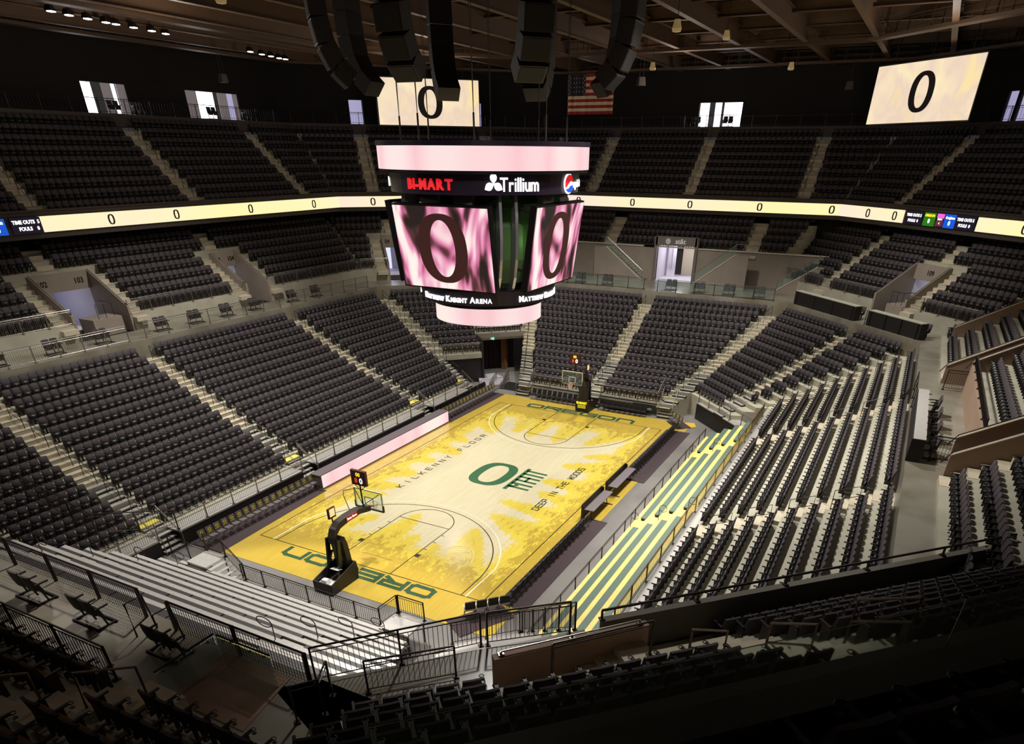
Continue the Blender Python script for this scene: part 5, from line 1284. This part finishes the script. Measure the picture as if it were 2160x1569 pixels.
violet = mat('violet_black_metal', (44, 34, 50), .3, metal=.3)
cyl('upper_ring_screen', 5.75, 17.98, 18.98, pink_led, sb); cyl('upper_ring_cap', 5.8, 18.98, 19.2, violet, sb, th=.3); cyl('upper_ring_sill', 5.72, 17.84, 17.98, blackgl, sb, th=.5)
MB().build
mb = MB(); mb.add([(5.6*math.cos(a), 5.6*math.sin(a), 18.9-Z0) for a in np.linspace(0, 2*math.pi, 49)[:-1]], [tuple(range(48))]); mb.build('top_deck', black, sb)
band = cyl('name_band', 5.2, 16.95, 17.84, violet, sb, r1=5.25, th=.3)
mb = MB(); mb.add([(5.1*math.cos(a), 5.1*math.sin(a), 17.0-Z0) for a in np.linspace(0, 2*math.pi, 49)[:-1]], [tuple(range(48))[::-1]]); mb.build('lower_deck', black, sb)
def ring_text(txt, az, r, z, size, m_, parent, sp=.66, bold=.01, tall=1.0, sizes=None):
    cu = bpy.data.curves.new('t', 'FONT'); mb = MB(); adv = 0; items = []
    for i, ch in enumerate(txt):
        sz = sizes[i] if sizes else size
        if ch == ' ': adv += sz*.4; continue
        cu.body = ch; cu.size = sz; cu.extrude = .03; cu.offset = bold; cu.resolution_u = 2
        o = bpy.data.objects.new('t', cu); me = bpy.data.meshes.new_from_object(o); bpy.data.objects.remove(o)
        xs = [v.co.x for v in me.vertices]; x0, x1 = min(xs), max(xs); items.append((me, adv-x0, (x1-x0), sz)); adv += (x1-x0)+sz*.09
    for me, off, w, sz in items:
        vs = []
        for v in me.vertices:
            x = v.co.x+off-adv/2; a = math.radians(az)+x/r; rr = r+.02+v.co.z; vs.append((rr*math.cos(a), rr*math.sin(a), z+v.co.y*tall-Z0))
        mb.add(vs, [tuple(p.vertices) for p in me.polygons])
    bpy.data.curves.remove(cu)
    return mb.build('lettering', m_, parent, label='lettering reading '+txt)
for q in range(2):
    A0 = q*180
    ring_text('BI-MART', 178+A0, 5.25, 17.18, .62, redv, band, bold=.03, tall=1.0)
    ring_text('Trillium', 230.5+A0, 5.25, 17.12, .68, whitev, band, bold=.005, tall=1.25)
    ring_text('at&t', 124+A0, 5.25, 17.2, .6, whitev, band)
    ring_text('pepsi', 277+A0, 5.25, 17.22, .5, whitev, band)
    def disc(az, r, z, poly, m_, nm, off=.02):
        mb = MB(); ps = []
        for x, y in poly:
            a = math.radians(az)+x/r; ps.append(((r+off)*math.cos(a), (r+off)*math.sin(a), z+y-Z0))
        c = Vector((math.cos(math.radians(az)), math.sin(math.radians(az)), 0))*.05; mb.prism(ps, c); mb.build(nm, m_, band)
    def arcp(r, a0, a1, n=16): return [(r*math.cos(math.radians(a0+(a1-a0)*i/n)), r*math.sin(math.radians(a0+(a1-a0)*i/n))) for i in range(n+1)]
    disc(266.5+A0, 5.25, 17.4, arcp(.46, 0, 360, 28)[:-1], whitev, 'round_badge')
    disc(266.5+A0, 5.25, 17.4, [(x*.9, y*.9) for x, y in arcp(.44, 10, 205)]+[(-.1, 0.0), (.1, .12)], redv, 'round_badge_top', .08)
    disc(266.5+A0, 5.25, 17.4, [(x*.9, y*.9) for x, y in arcp(.44, 215, 350)]+[(.1, -.1), (-.1, -.22)], blue_scr, 'round_badge_bottom', .08)
    for rot in (90, 210, 330):
        pl_ = []
        for t in np.linspace(0, math.pi, 9): pl_.append((.5*t/math.pi, .17*math.sin(t)))
        for t in np.linspace(math.pi, 0, 9)[1:-1]: pl_.append((.5*t/math.pi, -.17*math.sin(t)))
        c_, s_ = math.cos(math.radians(rot)), math.sin(math.radians(rot)); disc(215.2+A0, 5.25, 17.45, [(x*c_-y*s_, x*s_+y*c_) for x, y in pl_], whitev, 'three_petal_mark', .03+rot*.0001)
# body column, ribs
olive = mat('olive_column_panel', (76, 92, 60), .45)
bodyp = [(2.2, 11.9), (2.9, 12.6), (3.3, 13.8), (3.3, 15.4), (3.0, 16.4), (2.6, 17.0)]
mb = MB(); n = 8
for r, z in bodyp: mb.v += [(r*math.cos(math.pi/4*i+math.pi/8), r*math.sin(math.pi/4*i+math.pi/8), z-Z0) for i in range(n)]
for k in range(len(bodyp)-1):
    for i in range(n): mb.f.append((k*n+i, k*n+(i+1) % n, (k+1)*n+(i+1) % n, (k+1)*n+i)); mb.m.append(0)
mb.build('central_column', olive, sb)
for az in (45, 135, 225, 315):
    c, s = math.cos(math.radians(az)), math.sin(math.radians(az)); t = Vector((-s, c, 0)); mb = MB()
    arcs = [(4.6, 17.0), (4.75, 16.0), (4.8, 15.0), (4.7, 14.0), (4.4, 13.1), (3.9, 12.4), (3.3, 12.0)]
    inn = [(3.9, 17.0), (4.05, 16.0), (4.05, 15.0), (3.95, 14.0), (3.7, 13.2), (3.3, 12.6), (2.9, 12.2)]
    for sd in (-.5, .35):
        vs = []
        for (r, z), (r2, z2) in zip(arcs, inn):
            for rr, zz in ((r, z), (r2, z2)):
                for w in (0, .15): p = Vector((rr*c, rr*s, zz-Z0))+t*(sd+w); vs.append(tuple(p))
        fs = []
        for i in range(len(arcs)-1):
            a = 4*i; b_ = a+4
            for q0, q1 in ((0, 1), (1, 3), (3, 2), (2, 0)): fs.append((a+q0, a+q1, b_+q1, b_+q0))
        mb.add(vs, fs)
    mb.build('curved_rib', mat('brushed_rib', (170, 166, 176), .3, metal=.7), sb)
    mb = MB(); mb.prism([(4.5*c, 4.5*s, 17.0-Z0)]+[(Vector((3.1*c, 3.1*s, 16.3-Z0))+t*w)[:] for w in (1.3,)]+[(Vector((3.1*c, 3.1*s, 16.3-Z0))+t*w)[:] for w in (-1.3,)], (0, 0, .1)); mb.build('wedge_plate', blackgl, sb)
for az in (0, 90, 180, 270):   # four big screens, leaning in at the bottom
    R_ = Matrix.Rotation(math.radians(az), 4, 'Z')
    tilt = math.atan2(.6, 3.95)
    M = R_ @ Matrix.Translation((4.5, 0, 14.45-Z0)) @ Matrix.Rotation(tilt, 4, 'Y')
    sc = MB().box((-.2, 0, 0), (.36, 6.0, 4.1)).build('screen_housing', blackgl, sb, M=M)
    f_m = MB().box((-.0, 0, 0), (.02, 5.84, 3.95)).build('screen_face', pink_scr, sc)
    mb = MB(); ellipse_ring(mb, (.012, -.05, -.0), (0, 1, 0), (0, 0, 1), 3.05, 3.35, 1.55, 2.75, (.015, 0, 0), p=2.35, pi_=2.1); mb.build('letter_o', mat('dark_screen_letter', (44, 18, 18), .5, emit=(50, 22, 20), estr=.8), sc)
    for yy in (-2.2, 2.2): MB().box((-.9, yy, 1.6), (1.2, .1, .12)).box((-.9, yy, -1.2), (1.2, .1, .12)).build('bracket', black, sc)
    mb = MB(); M2 = R_ @ Matrix.Translation((4.15, 0, 16.75-Z0)); mb.box((0, -.9, 0), (.3, 1.1, .6), Matrix.Rotation(-.3, 4, 'Y')); mb.box((0, 1.2, 0), (.3, 1.1, .6), Matrix.Rotation(-.3, 4, 'Y')); mb.build('slanted_plate', mat('plate_grey', (96, 88, 90), .4, metal=.4), sb, M=M2)
band2 = cyl('arena_name_band', 3.9, 11.62, 12.35, violet, sb, r1=4.05, th=.5)
mb = MB(); mb.add([(3.85*math.cos(a), 3.85*math.sin(a), 11.66-Z0) for a in np.linspace(0, 2*math.pi, 49)[:-1]], [tuple(range(48))[::-1]]); mb.add([(3.9*math.cos(a), 3.9*math.sin(a), 12.3-Z0) for a in np.linspace(0, 2*math.pi, 49)[:-1]], [tuple(range(48))]); mb.build('band_deck', blackgl, sb)
name = 'MATTHEW KNIGHT ARENA'; szs = [.42 if (i == 0 or name[i-1] == ' ') else .31 for i in range(len(name))]
for az in (0, 90, 180, 270): ring_text(name, az, 4.0, 11.8, .4, whitev, band2, bold=.012, sizes=szs)
cyl('dark_gap_ring', 3.3, 11.35, 11.66, blackgl, sb); cyl('lower_ring_screen', 3.2, 10.45, 11.33, pink_led, sb)
mb = MB(); mb.add([(3.15*math.cos(a), 3.15*math.sin(a), 10.5-Z0) for a in np.linspace(0, 2*math.pi, 49)[:-1]], [tuple(range(48))[::-1]]); mb.build('bottom_plate', black, sb)
for az in (25, 75, 115, 165, 205, 255, 295, 345):
    a = math.radians(az); x, y = 4.5*math.cos(a), 4.5*math.sin(a); mb = MB()
    mb.tube([(x, y, 19.0-Z0), (x, y, 20.3-Z0)], .05, 5); mb.tube([(x, y, 20.3-Z0), (x+.15, y, 27.5-Z0)], .018, 4); mb.tube([(x, y, 20.3-Z0), (x-.15, y, 27.5-Z0)], .018, 4); mb.build('suspension_cable', mat('cable_grey', (90, 80, 74), .4, metal=.5), sb)
l = bpy.data.lights.new('column_green_glow', 'POINT'); l.energy = 30; l.color = (.45, 1, .3); l.shadow_soft_size = .15
o = bpy.data.objects.new('column_green_glow', l); COL.objects.link(o); o.location = (-1.6, -4.0, 14.6)

# ------------------------------------------------------------------ corner video boards
for st, v, u0, u1, z0, z1, w in (('FL', 43.84, .1, 10.8, 21.05, 24.95, 'left'), ('FR', 41.0, 8.05, 19.35, 21.07, 25.14, 'right')):
    e = empty('corner_video_board', P(st, (u0+u1)/2, v, (z0+z1)/2), yaw_of(st), label='glowing cream video board with a black letter O, hanging in the %s far corner' % w, cat='video board', group='corner video boards')
    W_, H_ = u1-u0, z1-z0
    MB().box((0, .04, 0), (W_, .08, H_)).build('screen_face', cream_scr, e); MB().box((0, .3, 0), (W_+.2, .45, H_+.2)).build('housing', black, e)
    mb = MB(); ellipse_ring(mb, (.1, -.005, .0), (1, 0, 0), (0, 0, 1), 2.6, 2.75, 1.3, 2.15, (0, -.02, 0), p=2.35, pi_=2.1); mb.build('letter_o', blackv, e)
    for x in (-W_*.35, 0, W_*.35): MB().box((x, .3, H_/2+1.0), (.05, .05, 2.2)).build('hanger', dkrail, e)

# ------------------------------------------------------------------ speakers
def spk(az, w):
    a = math.radians(az); r0 = 8.0; e = empty('speaker_array', (r0*math.cos(a), r0*math.sin(a), 26.0), a-math.pi/2, label='tall curved black speaker array hanging above the scoreboard, %s' % w, cat='speaker', group='ring of speaker arrays over the scoreboard')
    p = Vector((0, 0, 0)); ang = 0
    for i, (h, da) in enumerate(((1.15, 0), (1.0, 3), (.95, 8), (.9, 16), (.85, 22))):
        ang += math.radians(da); M = Matrix.Translation(p) @ Matrix.Rotation(-ang, 4, 'X')
        MB().box((0, 0, -h/2), (1.35, .8, h-.04), M).build('speaker_box', mat('speaker_black', (40, 30, 26), .5), e)
        MB().box((0, .41, -h/2), (1.2, .02, h-.14), M).build('speaker_grille', mat('speaker_grille', (24, 20, 18), .7), e)
        p = M @ Vector((0, 0, -h))
    MB().box((0, 0, .1), (1.3, .7, .1)).build('flying_frame', dkrail, e)
    mb = MB()
    for x in (-.5, .5): mb.tube([(x, 0, .1), (x, 0, 1.6)], .03, 4)
    mb.build('chain', dkrail, e)
dirs = ['far side', 'far left', 'left side', 'near left', 'near side', 'near right', 'right side', 'far right']
for i in range(8): spk(i*45+3, 'at its '+dirs[i])

# ------------------------------------------------------------------ flag
e = empty('national_flag', (30, 6.75, 24.43), 0, label='United States flag hanging from the roof near the far end', cat='flag')
nx = 26; st_r = mat('flag_red', (150, 34, 36), .8); st_w = mat('flag_white', (214, 196, 180), .8); st_b = mat('flag_blue', (30, 28, 50), .8)
for nm, m_, sel in (('red_stripe', st_r, 0), ('white_stripe', st_w, 1)):
    for k in range(13):
        if k % 2 != sel: continue
        mb = MB(); z0 = -2.84*k/13; z1 = -2.84*(k+1)/13; i0 = 0
        fx = lambda t: .06*math.sin(t*9)+.03*math.sin(t*23)
        y0 = 2.2; ylo = 2.2-4.4*.4 if k < 7 else 2.2
        pts = np.linspace(ylo, -2.2, nx)
        for a, b in zip(pts[:-1], pts[1:]): mb.prism([(fx(a), a, z0), (fx(b), b, z0), (fx(b), b, z1), (fx(a), a, z1)], (.02, 0, 0))
        mb.build(nm, m_, e)
mb = MB(); pts = np.linspace(2.2, 2.2-4.4*.4, 10)
for a, b in zip(pts[:-1], pts[1:]): mb.prism([(fx(a), a, 0), (fx(b), b, 0), (fx(b), b, -2.84*7/13), (fx(a), a, -2.84*7/13)], (.02, 0, 0))
ct = mb.build('canton', st_b, e)
mb = MB()
for r in range(9):
    for c in range(6 if r % 2 == 0 else 5):
        y = 2.2-.16-(c+(0 if r % 2 == 0 else .5))*.29; z = -.15-r*.153
        q = [(fx(y)-.006, y+.05*math.cos(t)*(1 if k % 2 == 0 else .42), z+.05*math.sin(t)*(1 if k % 2 == 0 else .42)) for k, t in enumerate(np.linspace(math.pi/2, math.pi/2+2*math.pi, 11)[:-1])]
        mb.prism(q, (-.004, 0, 0))
mb.build('star_pattern', st_w, ct)
MB().tube([(0, 2.2, .03), (0, -2.2, .03)], .03, 5).tube([(0, 1.6, 0), (0, 1.6, 2.0)], .015, 4).tube([(0, -1.6, 0), (0, -1.6, 2.0)], .015, 4).build('hanging_pole', dkrail, e)

# ------------------------------------------------------------------ lit roof lamps and small hanging things
LAMPS = [(-2.6, 29.5), (-1.2, 29.9), (.2, 30.1), (1.7, 30.4), (2.5, 30.5), (4.0, 30.7), (5.6, 30.9), (7.0, 31.2), (17.4, 33.6), (19.2, 34.1), (20.6, 34.4), (22.0, 34.8), (22.9, 34.9)]
for i, (x, y) in enumerate(LAMPS):
    e = empty('roof_floodlight', (x, y, 25.75), .3, label='glowing floodlight under the left roof, %s of the row over the %s window' % (ORD[i] if i < 8 else ORD[i-8], 'first' if i < 8 else 'second'), cat='floodlight', group='glowing floodlights under the left roof')
    MB().box((0, 0, .2), (.5, .5, .3), None, 0, .6).build('lamp_body', black, e); MB().box((0, -.05, .03), (.42, .3, .05)).build('lamp_lens', lampw, e); MB().tube([(0, 0, .35), (0, 0, .8)], .03, 5).build('yoke', dkrail, e)
for (x, y, z), w in zip(((44.5, -18.2, 24.6), (45.0, -19.0, 24.5), (42.0, 12.5, 24.6)), ('over the right video board', 'over the right edge of the right video board', 'high behind the scoreboard')):
    e = empty('roof_floodlight', (x, y, z), .3, label='small glowing floodlight '+w, cat='floodlight'); MB().box((0, 0, .2), (.4, .4, .3), None, 0, .6).build('lamp_body', black, e); MB().box((-.05, 0, .0), (.4, .34, .05)).box((-.22, 0, .12), (.03, .3, .2)).build('lamp_lens', lampw, e)
for i, ((x, y), w) in enumerate(zip(((16.5, 36.5), (38.5, 33.0), (33, 3.2), (44, -13)), ('the left wall', 'the far left corner', 'the far end, left of the bright doorway', 'the far end, near the right video board'))):
    e = empty('hanging_speaker', (x, y, 24.0), 1.2*i, label='small grey box speaker on thin cables before '+w, cat='speaker', group='small box speakers on cables')
    MB().box((0, 0, 0), (.7, .5, .6), None, 0, .8).build('speaker_box', mat('speaker_grey', (70, 62, 58), .6), e); MB().tube([(-.2, 0, .3), (-.1, 0, 5.15)], .015, 4).tube([(.2, 0, .3), (.1, 0, 5.15)], .015, 4).build('cable', dkrail, e)
for i, (x, y, z) in enumerate(((-7.5, 9.6, 24.5), (7, -8, 24.2), (34.2, -9.3, 24.6), (22, -6.8, 25.4), (30, 1.2, 24.6))):
    e = empty('dome_lamp', (x, y, z), label='pale round roof lamp, %s' % ('beside the left speaker arrays', 'beside the right speaker arrays', 'under the far roof right of the flag', 'at the top edge right of the arrays', 'between the flag and the roof steel')[i], cat='lamp', group='unlit round roof lamps')
    mb = MB(); rr = [(.0, .42), (.16, .4), (.2, .2), (.26, .02), (.22, -.1), (.0, -.14)]
    for r, zz in rr: mb.v += [(max(r, .001)*math.cos(a), max(r, .001)*math.sin(a), zz) for a in np.linspace(0, 2*math.pi, 15)[:-1]]
    for k in range(len(rr)-1):
        for j in range(14): mb.f.append((k*14+j, (k+1)*14+j, (k+1)*14+(j+1) % 14, k*14+(j+1) % 14)); mb.m.append(0)
    mb.build('lamp_dome', mat('pale_dome', (200, 180, 140), .4, emit=(180, 150, 100), estr=.25), e); MB().tube([(0, 0, .4), (0, 0, 29.14-z)], .02, 4).build('stem', dkrail, e)
